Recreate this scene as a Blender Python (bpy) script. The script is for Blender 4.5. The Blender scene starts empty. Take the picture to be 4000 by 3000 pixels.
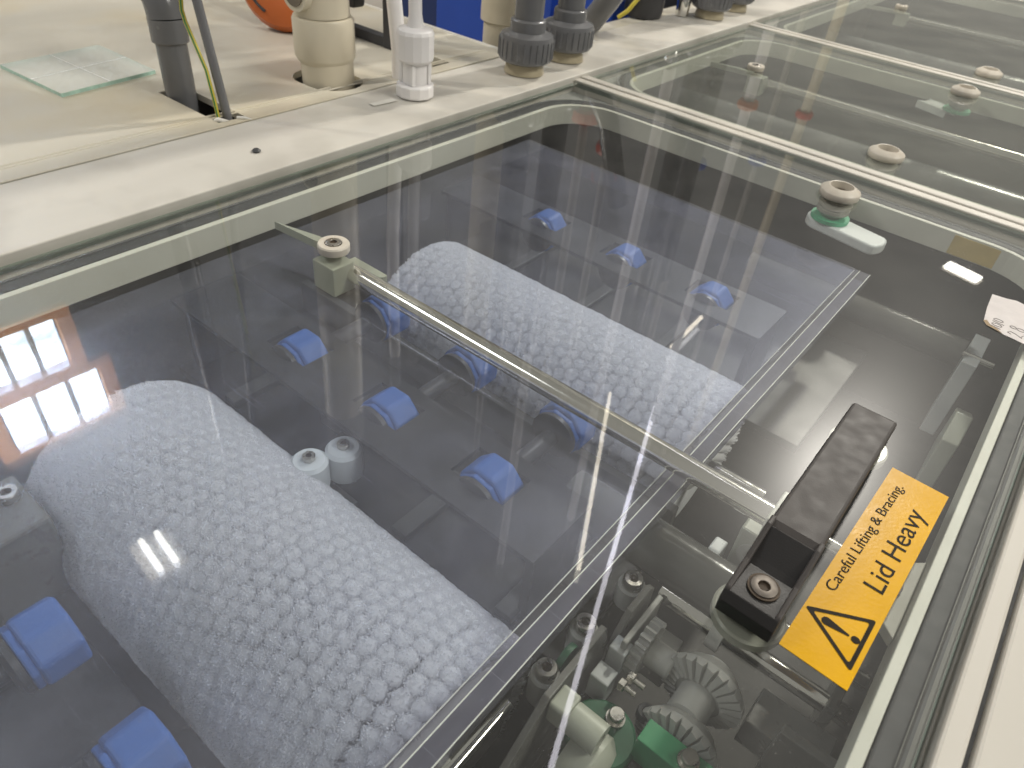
import bpy, bmesh, math, random
from mathutils import Vector, Matrix
random.seed(7)
PI = math.pi
sc = bpy.context.scene
COL = sc.collection

# ------------------------------------------------------------------ camera
cam_d = bpy.data.cameras.new('camera')
cam = bpy.data.objects.new('camera', cam_d)
COL.objects.link(cam)
RT = ((0.77075663, 0.45930803, -0.44155448), (0.63052829, -0.45037735, 0.63213473), (0.09147842, -0.76563462, -0.63673803))
cam.matrix_world = Matrix(((RT[0][0], -RT[0][1], -RT[0][2], 0), (RT[1][0], -RT[1][1], -RT[1][2], 0),
                           (RT[2][0], -RT[2][1], -RT[2][2], 0.5), (0, 0, 0, 1)))
cam_d.lens = 25.264; cam_d.sensor_width = 36; cam_d.sensor_fit = 'HORIZONTAL'
cam_d.clip_start = 0.02; cam_d.clip_end = 200
cam_d.dof.use_dof = True; cam_d.dof.focus_distance = 0.80; cam_d.dof.aperture_fstop = 8.0
sc.camera = cam

# ------------------------------------------------------------------ world, lamps, exposure
w = bpy.data.worlds.new('World'); sc.world = w; w.use_nodes = True
bg = w.node_tree.nodes['Background']
bg.inputs[0].default_value = (1.0, 0.965, 0.90, 1); bg.inputs[1].default_value = 0.25

def area(name, loc, target, sx, sy, power, col):
    l = bpy.data.lights.new(name, 'AREA'); l.shape = 'RECTANGLE'; l.size = sx; l.size_y = sy
    l.energy = power; l.color = col
    o = bpy.data.objects.new(name, l); COL.objects.link(o); o.location = loc
    o.rotation_euler = (Vector(target) - Vector(loc)).to_track_quat('-Z', 'Y').to_euler()
    return o
area('ceiling_lamp_light', (-0.40, 7.45, 5.5), (-0.6, 0.9, 0), 0.36, 0.42, 400, (1, 0.95, 0.86))
area('hall_fill_light', (4.8, 2.6, 5.2), (-0.6, 0.9, 0), 2.4, 1.4, 260, (1, 0.96, 0.88))  # added side light to spread the shadows, outside the lids' reflections
area('hall_fill_light', (2.6, -3.2, 5.2), (-0.6, 0.7, 0), 2.0, 1.0, 22, (1, 0.96, 0.88))  # added fill behind the camera for the fronts of the pipes
area('hall_fill_light', (-4.4, -2.6, 5.2), (-1.0, 0.7, 0), 2.0, 1.0, 90, (0.95, 0.97, 1.0))  # added fill from behind left to brighten deck and pipes
area('hall_fill_light', (-6.4, -1.8, 5.6), (-8.0, 2.0, 5.2), 1.2, 0.6, 1100, (1, 0.92, 0.80))  # added light aimed only at the mirrored window frame

sc.view_settings.view_transform = 'Standard'; sc.view_settings.look = 'None'
sc.view_settings.exposure = 0; sc.view_settings.gamma = 1; sc.view_settings.use_curve_mapping = False
sc.render.engine = 'CYCLES'
cy = sc.cycles
cy.max_bounces = 6; cy.diffuse_bounces = 2; cy.glossy_bounces = 3; cy.transparent_max_bounces = 24; cy.transmission_bounces = 6
cy.use_denoising = True; cy.use_adaptive_sampling = True; cy.adaptive_threshold = 0.03; cy.sample_clamp_indirect = 6; cy.sample_clamp_direct = 40
cy.caustics_reflective = False; cy.caustics_refractive = False

# ------------------------------------------------------------------ materials
MATS = {}
def nodes(name):
    m = bpy.data.materials.new(name); m.use_nodes = True
    nt = m.node_tree; nt.nodes.clear(); MATS[name] = m
    return m, nt, nt.nodes.new, nt.links.new

def plastic(name, col, rough=0.4, metal=0.0, var=0.06, scale=14, bump=0.02, bscale=180, stain=None, spec=0.5, sub=0.0, streak=(1, 1, 1)):
    m, nt, N, L = nodes(name)
    out = N('ShaderNodeOutputMaterial'); b = N('ShaderNodeBsdfPrincipled')
    b.inputs['Roughness'].default_value = rough; b.inputs['Metallic'].default_value = metal
    b.inputs['Specular IOR Level'].default_value = spec
    if sub: 
        b.inputs['Subsurface Weight'].default_value = sub; b.inputs['Subsurface Radius'].default_value = (0.01, 0.01, 0.01)
        b.inputs['Subsurface Scale'].default_value = 0.6
    tc = N('ShaderNodeTexCoord'); mp = N('ShaderNodeMapping'); mp.inputs['Scale'].default_value = streak
    L(tc.outputs['Object'], mp.inputs['Vector'])
    n1 = N('ShaderNodeTexNoise'); n1.inputs['Scale'].default_value = scale; n1.inputs['Detail'].default_value = 3
    L(mp.outputs[0], n1.inputs['Vector'])
    mr = N('ShaderNodeMapRange'); mr.inputs[1].default_value = 0.3; mr.inputs[2].default_value = 0.7
    mr.inputs[3].default_value = 1 - var; mr.inputs[4].default_value = 1 + var
    L(n1.outputs[0], mr.inputs[0])
    mul = N('ShaderNodeVectorMath'); mul.operation = 'SCALE'; mul.inputs[0].default_value = col
    L(mr.outputs[0], mul.inputs['Scale'])
    src = mul.outputs[0]
    if stain:
        scol, sscale, lo, hi = stain
        n2 = N('ShaderNodeTexNoise'); n2.inputs['Scale'].default_value = sscale; n2.inputs['Detail'].default_value = 3
        L(tc.outputs['Object'], n2.inputs['Vector'])
        r2 = N('ShaderNodeMapRange'); r2.inputs[1].default_value = lo; r2.inputs[2].default_value = hi
        L(n2.outputs[0], r2.inputs[0])
        mx = N('ShaderNodeMix'); mx.data_type = 'RGBA'; mx.inputs[7].default_value = (*scol, 1)
        L(r2.outputs[0], mx.inputs[0]); L(src, mx.inputs[6]); src = mx.outputs[2]
    L(src, b.inputs['Base Color'])
    n3 = N('ShaderNodeTexNoise'); n3.inputs['Scale'].default_value = scale * 2.3; n3.inputs['Detail'].default_value = 1
    L(mp.outputs[0], n3.inputs['Vector'])
    r3 = N('ShaderNodeMapRange'); r3.inputs[3].default_value = max(0.02, rough - 0.1); r3.inputs[4].default_value = min(1, rough + 0.12)
    L(n3.outputs[0], r3.inputs[0]); L(r3.outputs[0], b.inputs['Roughness'])
    if bump:
        n4 = N('ShaderNodeTexNoise'); n4.inputs['Scale'].default_value = bscale; n4.inputs['Detail'].default_value = 1
        L(tc.outputs['Object'], n4.inputs['Vector'])
        bp = N('ShaderNodeBump'); bp.inputs['Strength'].default_value = bump * 5; bp.inputs['Distance'].default_value = 0.001
        L(n4.outputs[0], bp.inputs['Height']); L(bp.outputs[0], b.inputs['Normal'])
    L(b.outputs[0], out.inputs[0])
    return m

def pane_mat(name, tint, ior, dust_veil_col, dust_veil, patch, specks, rough2, w2, rough=0.0, scratch=0.0, gloss=(1, 1, 1), w3=0.0):
    """flat clear sheet: Fresnel mirror over see-through, with dust, specks and fine scratches on it; the veil paints in haze"""
    m, nt, N, L = nodes(name)
    out = N('ShaderNodeOutputMaterial')
    tr = N('ShaderNodeBsdfTransparent'); tr.inputs[0].default_value = (*tint, 1)
    gl = N('ShaderNodeBsdfGlossy'); gl.inputs['Roughness'].default_value = rough; gl.inputs[0].default_value = (*gloss, 1)
    g2 = N('ShaderNodeBsdfGlossy'); g2.inputs['Roughness'].default_value = rough2; g2.inputs[0].default_value = (*gloss, 1)
    fr = N('ShaderNodeFresnel'); fr.inputs[0].default_value = ior
    geo = N('ShaderNodeNewGeometry')
    inv = N('ShaderNodeMath'); inv.operation = 'SUBTRACT'; inv.inputs[0].default_value = 1; L(geo.outputs['Backfacing'], inv.inputs[1])
    fm = N('ShaderNodeMath'); fm.operation = 'MULTIPLY'; L(fr.outputs[0], fm.inputs[0]); L(inv.outputs[0], fm.inputs[1])
    m1 = N('ShaderNodeMixShader'); L(fm.outputs[0], m1.inputs[0]); L(tr.outputs[0], m1.inputs[1]); L(gl.outputs[0], m1.inputs[2])
    wf = N('ShaderNodeMath'); wf.operation = 'MULTIPLY'; wf.inputs[1].default_value = w2; L(inv.outputs[0], wf.inputs[0])
    m2 = N('ShaderNodeMixShader'); L(wf.outputs[0], m2.inputs[0]); L(m1.outputs[0], m2.inputs[1]); L(g2.outputs[0], m2.inputs[2])
    if w3:
        g3 = N('ShaderNodeBsdfGlossy'); g3.inputs['Roughness'].default_value = 0.52; g3.inputs[0].default_value = (*gloss, 1)
        w3f = N('ShaderNodeMath'); w3f.operation = 'MULTIPLY'; w3f.inputs[1].default_value = w3; L(inv.outputs[0], w3f.inputs[0])
        m2b = N('ShaderNodeMixShader'); L(w3f.outputs[0], m2b.inputs[0]); L(m2.outputs[0], m2b.inputs[1]); L(g3.outputs[0], m2b.inputs[2]); m2 = m2b
    df = N('ShaderNodeBsdfDiffuse'); df.inputs[0].default_value = (*dust_veil_col, 1)
    tc = N('ShaderNodeTexCoord')
    n1 = N('ShaderNodeTexNoise'); n1.inputs['Scale'].default_value = 5.5; n1.inputs['Detail'].default_value = 4; n1.inputs['Roughness'].default_value = 0.65
    L(tc.outputs['Object'], n1.inputs['Vector'])
    r1 = N('ShaderNodeMapRange'); r1.inputs[1].default_value = 0.42; r1.inputs[2].default_value = 0.72
    r1.inputs[3].default_value = dust_veil; r1.inputs[4].default_value = dust_veil + patch
    L(n1.outputs[0], r1.inputs[0])
    fac = r1.outputs[0]
    def addf(a, b):
        ad = N('ShaderNodeMath'); ad.operation = 'ADD'; ad.use_clamp = True; L(a, ad.inputs[0]); L(b, ad.inputs[1]); return ad.outputs[0]
    for sc_, th, amp in ((520, 0.13, specks),):
        v = N('ShaderNodeTexVoronoi'); v.inputs['Scale'].default_value = sc_; L(tc.outputs['Object'], v.inputs['Vector'])
        # a sparse subset of the cells carries a speck of its own size
        sep = N('ShaderNodeSeparateColor'); L(v.outputs['Color'], sep.inputs[0])
        th_ = N('ShaderNodeMapRange'); th_.inputs[1].default_value = 0.93; th_.inputs[2].default_value = 1.0
        th_.inputs[3].default_value = 0.0; th_.inputs[4].default_value = th * 2; L(sep.outputs[0], th_.inputs[0])
        lt = N('ShaderNodeMath'); lt.operation = 'LESS_THAN'; L(v.outputs['Distance'], lt.inputs[0]); L(th_.outputs[0], lt.inputs[1])
        am = N('ShaderNodeMath'); am.operation = 'MULTIPLY'; am.inputs[1].default_value = amp; L(lt.outputs[0], am.inputs[0])
        fac = addf(fac, am.outputs[0])
    if scratch:
        for rz, st in ((0.5, (2.0, 420, 1)), (-0.9, (3.0, 520, 1))):
            mp = N('ShaderNodeMapping'); mp.inputs['Rotation'].default_value = (0, 0, rz); mp.inputs['Scale'].default_value = st
            L(tc.outputs['Object'], mp.inputs['Vector'])
            ns = N('ShaderNodeTexNoise'); ns.inputs['Scale'].default_value = 2.2; ns.inputs['Detail'].default_value = 1
            L(mp.outputs[0], ns.inputs['Vector'])
            rs = N('ShaderNodeMapRange'); rs.inputs[1].default_value = 0.74; rs.inputs[2].default_value = 0.80
            rs.inputs[3].default_value = 0; rs.inputs[4].default_value = scratch
            L(ns.outputs[0], rs.inputs[0]); fac = addf(fac, rs.outputs[0])
    fm2 = N('ShaderNodeMath'); fm2.operation = 'MULTIPLY'; L(fac, fm2.inputs[0]); L(inv.outputs[0], fm2.inputs[1])
    m3 = N('ShaderNodeMixShader'); L(fm2.outputs[0], m3.inputs[0]); L(m2.outputs[0], m3.inputs[1]); L(df.outputs[0], m3.inputs[2])
    L(m3.outputs[0], out.inputs[0])
    return m

def clear_mat(name, tint):
    m, nt, N, L = nodes(name)
    out = N('ShaderNodeOutputMaterial'); tr = N('ShaderNodeBsdfTransparent'); tr.inputs[0].default_value = (*tint, 1); L(tr.outputs[0], out.inputs[0]); return m

def emit(name, col, strength):
    m, nt, N, L = nodes(name)
    out = N('ShaderNodeOutputMaterial'); e = N('ShaderNodeEmission'); e.inputs[0].default_value = (*col, 1); e.inputs[1].default_value = strength
    L(e.outputs[0], out.inputs[0]); return m

plastic('deck', (0.605, 0.57, 0.48), 0.36, var=0.05, scale=7, bump=0.012, stain=((0.60, 0.50, 0.31), 2.4, 0.50, 0.80), streak=(1, 0.25, 1))
plastic('deck_strip', (0.645, 0.617, 0.555), 0.34, var=0.06, scale=9, bump=0.012, stain=((0.50, 0.475, 0.42), 7.0, 0.48, 0.72), streak=(1, 0.2, 1))
plastic('rail', (0.60, 0.57, 0.505), 0.4, var=0.03, scale=10, bump=0.01, streak=(1, 0.1, 1))
plastic('upstand', (0.62, 0.62, 0.555), 0.45, var=0.05, scale=12, bump=0.01)
plastic('gasket', (0.045, 0.047, 0.05), 0.55, var=0.15, scale=30, bump=0.03)
plastic('seat', (0.35, 0.355, 0.34), 0.45, var=0.06, scale=12, bump=0.01)
plastic('chamber', (0.055, 0.053, 0.047), 0.55, var=0.25, scale=6, bump=0.03, stain=((0.10, 0.097, 0.088), 8, 0.55, 0.8))
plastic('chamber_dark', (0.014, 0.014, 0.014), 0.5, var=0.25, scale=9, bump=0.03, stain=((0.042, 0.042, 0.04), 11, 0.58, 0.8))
plastic('beam', (0.06, 0.06, 0.057), 0.5, var=0.2, scale=16, bump=0.02)
plastic('pvc_grey', (0.158, 0.160, 0.166), 0.22, var=0.08, scale=10, bump=0.012)
plastic('pvc_dark', (0.035, 0.035, 0.038), 0.35, var=0.1, scale=12, bump=0.02)
plastic('pvc_cream', (0.66, 0.60, 0.47), 0.36, var=0.05, scale=9, bump=0.012, stain=((0.47, 0.41, 0.29), 6, 0.5, 0.85))
plastic('union_base', (0.40, 0.35, 0.24), 0.4, var=0.08, scale=16, bump=0.012)  # cream darkened: the shade on the bases is put into the colour
plastic('hole_brown', (0.17, 0.14, 0.10), 0.4, var=0.1, scale=20, bump=0.02)
plastic('natural_white', (0.86, 0.84, 0.83), 0.35, var=0.03, scale=12, bump=0.01, sub=0.25)
plastic('white_pp', (0.66, 0.69, 0.70), 0.4, var=0.05, scale=14, bump=0.012)
plastic('smoke_gloss', (0.10, 0.10, 0.092), 0.14, var=0.1, scale=22, bump=0.01)
plastic('smoke_pp', (0.15, 0.15, 0.14), 0.3, var=0.1, scale=22, bump=0.02)
plastic('block_pp', (0.36, 0.38, 0.32), 0.42, var=0.06, scale=20, bump=0.02)
plastic('grey_pp', (0.40, 0.40, 0.38), 0.42, var=0.1, scale=22, bump=0.02)
plastic('green', (0.032, 0.22, 0.095), 0.45, var=0.1, scale=18, bump=0.02)
plastic('green_dark', (0.016, 0.11, 0.05), 0.45, var=0.1, scale=18, bump=0.02)
plastic('patch_yellow', (0.56, 0.42, 0.14), 0.4, var=0.15, scale=20, bump=0.02)
plastic('green_ring', (0.06, 0.42, 0.22), 0.45, var=0.06, scale=18, bump=0.01)
plastic('ring_pp', (0.66, 0.61, 0.52), 0.36, var=0.05, scale=25, bump=0.02, stain=((0.54, 0.48, 0.40), 30, 0.5, 0.8))
plastic('ring_clear', (0.33, 0.33, 0.28), 0.2, var=0.05, scale=25, bump=0.01)
plastic('handle', (0.055, 0.048, 0.044), 0.55, var=0.06, scale=30, bump=0.025, bscale=900)
plastic('handle_shaded', (0.020, 0.018, 0.017), 0.45, var=0.1, scale=30, bump=0.03, bscale=700)  # darker copy of the handle plastic, with shade put into its colour
plastic('sticker', (0.74, 0.40, 0.006), 0.30, var=0.05, scale=20, bump=0.015, bscale=300, spec=0.12, stain=((0.70, 0.38, 0.02), 40, 0.6, 0.75))
plastic('ink', (0.022, 0.018, 0.012), 0.5, var=0.1, scale=60, bump=0.0, spec=0.08)
plastic('paper', (0.66, 0.62, 0.60), 0.8, var=0.05, scale=60, bump=0.04, bscale=500)
plastic('pencil', (0.20, 0.18, 0.17), 0.7, var=0.2, scale=200, bump=0.0)
plastic('torn', (0.36, 0.27, 0.17), 0.9, var=0.2, scale=100, bump=0.05)
plastic('steel', (0.82, 0.80, 0.76), 0.09, metal=1, var=0.06, scale=30, bump=0.006, streak=(0.1, 1, 1))
plastic('chrome', (0.75, 0.74, 0.70), 0.10, metal=1, var=0.05, scale=30, bump=0.004)
plastic('bolt', (0.52, 0.50, 0.46), 0.28, metal=1, var=0.15, scale=60, bump=0.03)
plastic('bolt_dull', (0.17, 0.15, 0.13), 0.5, metal=0.6, var=0.2, scale=90, bump=0.04)
plastic('rust_recess', (0.07, 0.048, 0.03), 0.7, var=0.3, scale=200, bump=0.05)
plastic('blue_tyre', (0.036, 0.125, 0.41), 0.5, var=0.12, scale=26, bump=0.03)
def bristle_mat():
    m, nt, N, L = nodes('bristle')
    out = N('ShaderNodeOutputMaterial'); d = N('ShaderNodeBsdfDiffuse'); t = N('ShaderNodeBsdfTranslucent'); mx = N('ShaderNodeMixShader')
    d.inputs[0].default_value = (0.94, 0.94, 0.97, 1); t.inputs[0].default_value = (0.94, 0.94, 0.97, 1); mx.inputs[0].default_value = 0.42
    L(d.outputs[0], mx.inputs[1]); L(t.outputs[0], mx.inputs[2]); L(mx.outputs[0], out.inputs[0])
bristle_mat()
plastic('brush_core', (0.80, 0.82, 0.84), 0.6, var=0.06, scale=30, bump=0.02)
plastic('orange', (0.52, 0.13, 0.03), 0.36, var=0.08, scale=12, bump=0.01)
plastic('red', (0.55, 0.05, 0.03), 0.35, var=0.06, scale=12, bump=0.01)
plastic('blue_paint', (0.02, 0.075, 0.42), 0.35, var=0.06, scale=5, bump=0.01)
plastic('blue_dark', (0.012, 0.03, 0.12), 0.4, var=0.06, scale=5, bump=0.01)
plastic('black_metal', (0.028, 0.029, 0.032), 0.42, var=0.12, scale=20, bump=0.02)
plastic('wire_yellow', (0.62, 0.52, 0.06), 0.4, var=0.05, scale=30, bump=0.0)
plastic('wire_green', (0.05, 0.20, 0.06), 0.4, var=0.05, scale=30, bump=0.0)
plastic('floor', (0.28, 0.26, 0.23), 0.5, var=0.12, scale=3, bump=0.02)
def edge_mat():
    m, nt, N, L = nodes('glass_edge')
    out = N('ShaderNodeOutputMaterial'); b = N('ShaderNodeBsdfPrincipled'); t = N('ShaderNodeBsdfTransparent'); mx = N('ShaderNodeMixShader'); g = N('ShaderNodeNewGeometry')
    b.inputs['Base Color'].default_value = (0.025, 0.12, 0.09, 1); b.inputs['Roughness'].default_value = 0.12; t.inputs[0].default_value = (0.55, 0.68, 0.62, 1)
    L(g.outputs['Backfacing'], mx.inputs[0]); L(b.outputs[0], mx.inputs[1]); L(t.outputs[0], mx.inputs[2]); L(mx.outputs[0], out.inputs[0])
edge_mat()
plastic('tile_edge', (0.44, 0.66, 0.57), 0.15, var=0.2, scale=60, bump=0.02)
plastic('line_and_glint', (0.80, 0.82, 0.80), 0.7, var=0.05, scale=200, bump=0.0)  # white of the tile's cross and of painted glints on the cover edge
plastic('window_wood', (0.78, 0.42, 0.22), 0.5, var=0.1, scale=8, bump=0.02)
plastic('strip_edge', (0.07, 0.07, 0.095), 0.12, var=0.2, scale=25, bump=0.02, streak=(1, 0.1, 1))
plastic('grey_conduit', (0.45, 0.44, 0.42), 0.4, var=0.05, scale=12, bump=0.01)
plastic('sealant', (0.78, 0.76, 0.70), 0.5, var=0.06, scale=60, bump=0.05, bscale=300)
pane_mat('lid_pane', (0.95, 0.96, 0.94), 1.58, (0.62, 0.60, 0.55), 0.006, 0.034, 0.28, 0.24, 0.016, rough=0.008, scratch=0.10, w3=0.009)
pane_mat('far_pane', (0.85, 0.87, 0.82), 1.66, (0.52, 0.53, 0.47), 0.135, 0.06, 0.25, 0.25, 0.012)  # pale layer raised to paint in the veil reflected by far lids
pane_mat('cover_pane', (0.895, 0.92, 1.0), 1.46, (0.58, 0.60, 0.88), 0.026, 0.070, 0.20, 0.25, 0.055, rough=0.02, scratch=0.24, gloss=(0.72, 0.76, 0.98), w3=0.034)  # bluish haze of the window light is put into these colours
pane_mat('cover_strip', (0.72, 0.72, 0.80), 1.50, (0.56, 0.56, 0.70), 0.08, 0.10, 0.2, 0.25, 0.02, scratch=0.3, gloss=(0.9, 0.92, 1.0))
pane_mat('tile_pane', (0.95, 0.975, 0.965), 1.55, (0.80, 0.81, 0.76), 0.50, 0.10, 0.15, 0.3, 0.01)
clear_mat('clear_under', (0.985, 0.99, 0.985))
emit('tube_glow', (1.0, 0.97, 0.88), 14)
emit('strip_glow', (0.95, 0.92, 1.0), 8.0)
emit('strip_warm', (1.0, 0.90, 0.72), 8.0)
def window_mat():
    m, nt, N, L = nodes('window_glow')
    out = N('ShaderNodeOutputMaterial'); e = N('ShaderNodeEmission'); tc = N('ShaderNodeTexCoord'); n = N('ShaderNodeTexNoise'); r = N('ShaderNodeMapRange')
    e.inputs[0].default_value = (0.74, 0.86, 1.0, 1); n.inputs['Scale'].default_value = 3.5; n.inputs['Detail'].default_value = 4
    r.inputs[1].default_value = 0.35; r.inputs[2].default_value = 0.65; r.inputs[3].default_value = 11; r.inputs[4].default_value = 32
    L(tc.outputs['Object'], n.inputs['Vector']); L(n.outputs[0], r.inputs[0]); L(r.outputs[0], e.inputs[1]); L(e.outputs[0], out.inputs[0])
window_mat()

# ------------------------------------------------------------------ mesh helpers
class MB:
    def __init__(s): s.v = []; s.f = []; s.mi = []; s.cur = 0
    def add(s, vs, fs, mi=None):
        k = len(s.v); s.v += [tuple(v) for v in vs]; s.f += [tuple(i + k for i in f) for f in fs]
        s.mi += [s.cur if mi is None else mi] * len(fs); return s
    def box(s, x0, x1, y0, y1, z0, z1):
        return s.add([(x, y, z) for z in (z0, z1) for y in (y0, y1) for x in (x0, x1)],
                     [(0, 2, 3, 1), (4, 5, 7, 6), (0, 1, 5, 4), (2, 6, 7, 3), (0, 4, 6, 2), (1, 3, 7, 5)])
    def lathe(s, prof, o=(0, 0, 0), axis='z', n=32, a0=0.0):
        """prof: list of (radius, height along axis)"""
        def P(r, h, a):
            c, t = math.cos(a) * r, math.sin(a) * r
            p = {'z': (c, t, h), 'y': (c, h, -t), 'x': (h, c, t)}[axis]
            return (o[0] + p[0], o[1] + p[1], o[2] + p[2])
        vs = [P(r, h, a0 + 2 * PI * i / n) for (r, h) in prof for i in range(n)]
        fs = [(j * n + i, j * n + (i + 1) % n, (j + 1) * n + (i + 1) % n, (j + 1) * n + i) for j in range(len(prof) - 1) for i in range(n)]
        if prof[0][0] > 1e-6: fs.append(tuple(range(n - 1, -1, -1)))
        if prof[-1][0] > 1e-6: fs.append(tuple((len(prof) - 1) * n + i for i in range(n)))
        return s.add(vs, fs)
    def cyl(s, p0, p1, r0, r1=None, n=24):
        r1 = r0 if r1 is None else r1
        return s.tube([p0, p1], [r0, r1], n)
    def tube(s, pts, r, n=16, cap=True):
        pts = [Vector(p) for p in pts]; rs = r if isinstance(r, (list, tuple)) else [r] * len(pts)
        t0 = (pts[1] - pts[0]).normalized()
        u = t0.orthogonal().normalized(); vs = []
        for i, p in enumerate(pts):
            t = ((pts[min(i + 1, len(pts) - 1)] - pts[max(i - 1, 0)])).normalized()
            u = (u - t * u.dot(t)).normalized(); v = t.cross(u)
            vs += [p + (u * math.cos(2 * PI * k / n) + v * math.sin(2 * PI * k / n)) * rs[i] for k in range(n)]
        fs = [(j * n + i, j * n + (i + 1) % n, (j + 1) * n + (i + 1) % n, (j + 1) * n + i) for j in range(len(pts) - 1) for i in range(n)]
        if cap: fs += [tuple(range(n - 1, -1, -1)), tuple((len(pts) - 1) * n + i for i in range(n))]
        return s.add(vs, fs)
    def prism(s, poly, axis, a, b):
        """poly: CCW 2d polygon; extruded along axis from a to b. z:(x,y)  x:(y,z)  y:(z,x)"""
        def P(p, h): return {'z': (p[0], p[1], h), 'x': (h, p[0], p[1]), 'y': (p[1], h, p[0])}[axis]
        n = len(poly); vs = [P(p, a) for p in poly] + [P(p, b) for p in poly]
        fs = [tuple(range(n - 1, -1, -1)), tuple(range(n, 2 * n))] + [(i, (i + 1) % n, n + (i + 1) % n, n + i) for i in range(n)]
        return s.add(vs, fs)
    def ringplate(s, outer, inner, z0, z1):
        """closed loops of equal length, CCW"""
        n = len(outer)
        vs = [(*p, z1) for p in outer] + [(*p, z1) for p in inner] + [(*p, z0) for p in outer] + [(*p, z0) for p in inner]
        fs = []
        for i in range(n):
            j = (i + 1) % n
            fs += [(i, j, n + j, n + i), (2 * n + j, 2 * n + i, 3 * n + i, 3 * n + j), (i, 2 * n + i, 2 * n + j, j), (n + i, n + j, 3 * n + j, 3 * n + i)]
        return s.add(vs, fs)
    def build(s, name, mat, parent=None, smooth=None, bevel=0, seg=2, props=None):
        me = bpy.data.meshes.new(name)
        me.from_pydata(s.v, [], s.f); me.validate()
        for m in (mat if isinstance(mat, (list, tuple)) else [mat]): me.materials.append(MATS[m])
        if max(s.mi, default=0):
            if len(me.polygons) == len(s.mi): me.polygons.foreach_set('material_index', s.mi)
        bm = bmesh.new(); bm.from_mesh(me)
        bmesh.ops.remove_doubles(bm, verts=bm.verts, dist=1e-6)
        bad = [f for f in bm.faces if f.calc_area() < 1e-12]
        if bad: bmesh.ops.delete(bm, geom=bad, context='FACES')
        bmesh.ops.recalc_face_normals(bm, faces=bm.faces)
        bm.to_mesh(me); bm.free()
        o = bpy.data.objects.new(name, me); COL.objects.link(o)
        if smooth is not None:
            for p in me.polygons: p.use_smooth = True
            bm = bmesh.new(); bm.from_mesh(me)
            for e in bm.edges:
                if len(e.link_faces) == 2 and e.calc_face_angle(0) > smooth: e.smooth = False
            bm.to_mesh(me); bm.free()
        if parent:
            o.parent = parent
            wl = parent.location.copy(); q = parent.parent
            while q: wl += q.location; q = q.parent
            me.transform(Matrix.Translation(-wl))
        if bevel:
            md = o.modifiers.new('bevel', 'BEVEL'); md.width = bevel; md.segments = seg; md.limit_method = 'ANGLE'; md.angle_limit = 0.6
            md.harden_normals = False
            for p in me.polygons: p.use_smooth = smooth is not None and p.use_smooth
        for k, v in (props or {}).items(): o[k] = v
        return o
SM = 0.6
def thing(name, label, cat, loc, group=None):
    o = bpy.data.objects.new(name, None); COL.objects.link(o); o.location = loc; o.empty_display_size = 0.02
    o['label'] = label; o['category'] = cat
    if group: o['group'] = group
    return o
def tag(o, label, cat, group=None):
    o['label'] = label; o['category'] = cat
    if group: o['group'] = group
    return o
def lab(o, l): o['label'] = l; return o
def part(name, mat, parent, fn, **k):
    m = MB(); fn(m); return m.build(name, mat, parent, **k)
def box_part(name, mat, parent, *a, **k):
    k.setdefault('bevel', 0.0015); return part(name, mat, parent, lambda m: m.box(*a), **k)

def rrect(x0, x1, y0, y1, r, k=10):
    pts = []
    for cx, cyy, a in ((x1 - r, y1 - r, 0), (x0 + r, y1 - r, PI / 2), (x0 + r, y0 + r, PI), (x1 - r, y0 + r, 1.5 * PI)):
        pts += [(cx + r * math.cos(a + PI / 2 * i / k), cyy + r * math.sin(a + PI / 2 * i / k)) for i in range(k + 1)]
    return pts
def rect_like(x0, x1, y0, y1, k=10):
    pts = []
    for p in ((x1, y1), (x0, y1), (x0, y0), (x1, y0)): pts += [p] * (k + 1)
    return pts
def socket_screw(name, parent, c, r, h, mat='bolt', axis='z', hexr=0.45, inner='rust_recess'):
    """round head with a hexagon socket; c = centre of the head's underside"""
    m = MB()
    m.lathe([(r, 0), (r, h * 0.85), (r * 0.9, h), (r * hexr * 1.05, h), (r * hexr, h * .9)], c, axis, 28)
    m.f = [f for f in m.f if len(f) < 20]; m.mi = [0] * len(m.f)
    m.cur = 1; m.lathe([(r * hexr * 1.06, h * .93), (r * hexr * 0.98, h * 0.35), (0.0, h * 0.3)], c, axis, 6)
    m.f = [f for f in m.f if len(f) != 6]; m.mi = m.mi[:len(m.f)]
    return m.build(name, [mat, inner], parent, smooth=SM)
def hex_bolt(name, parent, c, r, h, mat='bolt'):
    o = part(name, mat, parent, lambda m: (m.lathe([(r * 1.25, 0), (r * 1.25, h * 0.25)], c, 'z', 28),
             m.lathe([(r, h * 0.25), (r, h * 0.9), (r * 0.88, h), (0, h)], c, 'z', 24)), smooth=SM)
    return o

# ------------------------------------------------------------------ setting: floor, machine body
fl = part('floor', 'floor', None, lambda m: m.box(-6, 4, -3, 10, -0.95, -0.9)); fl['kind'] = 'structure'; fl['label'] = 'grey floor behind and below the machine'

body = bpy.data.objects.new('machine_deck', None); COL.objects.link(body)
body['kind'] = 'structure'; body['label'] = 'cream plastic machine deck with rows of lid openings and raised rails'

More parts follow.
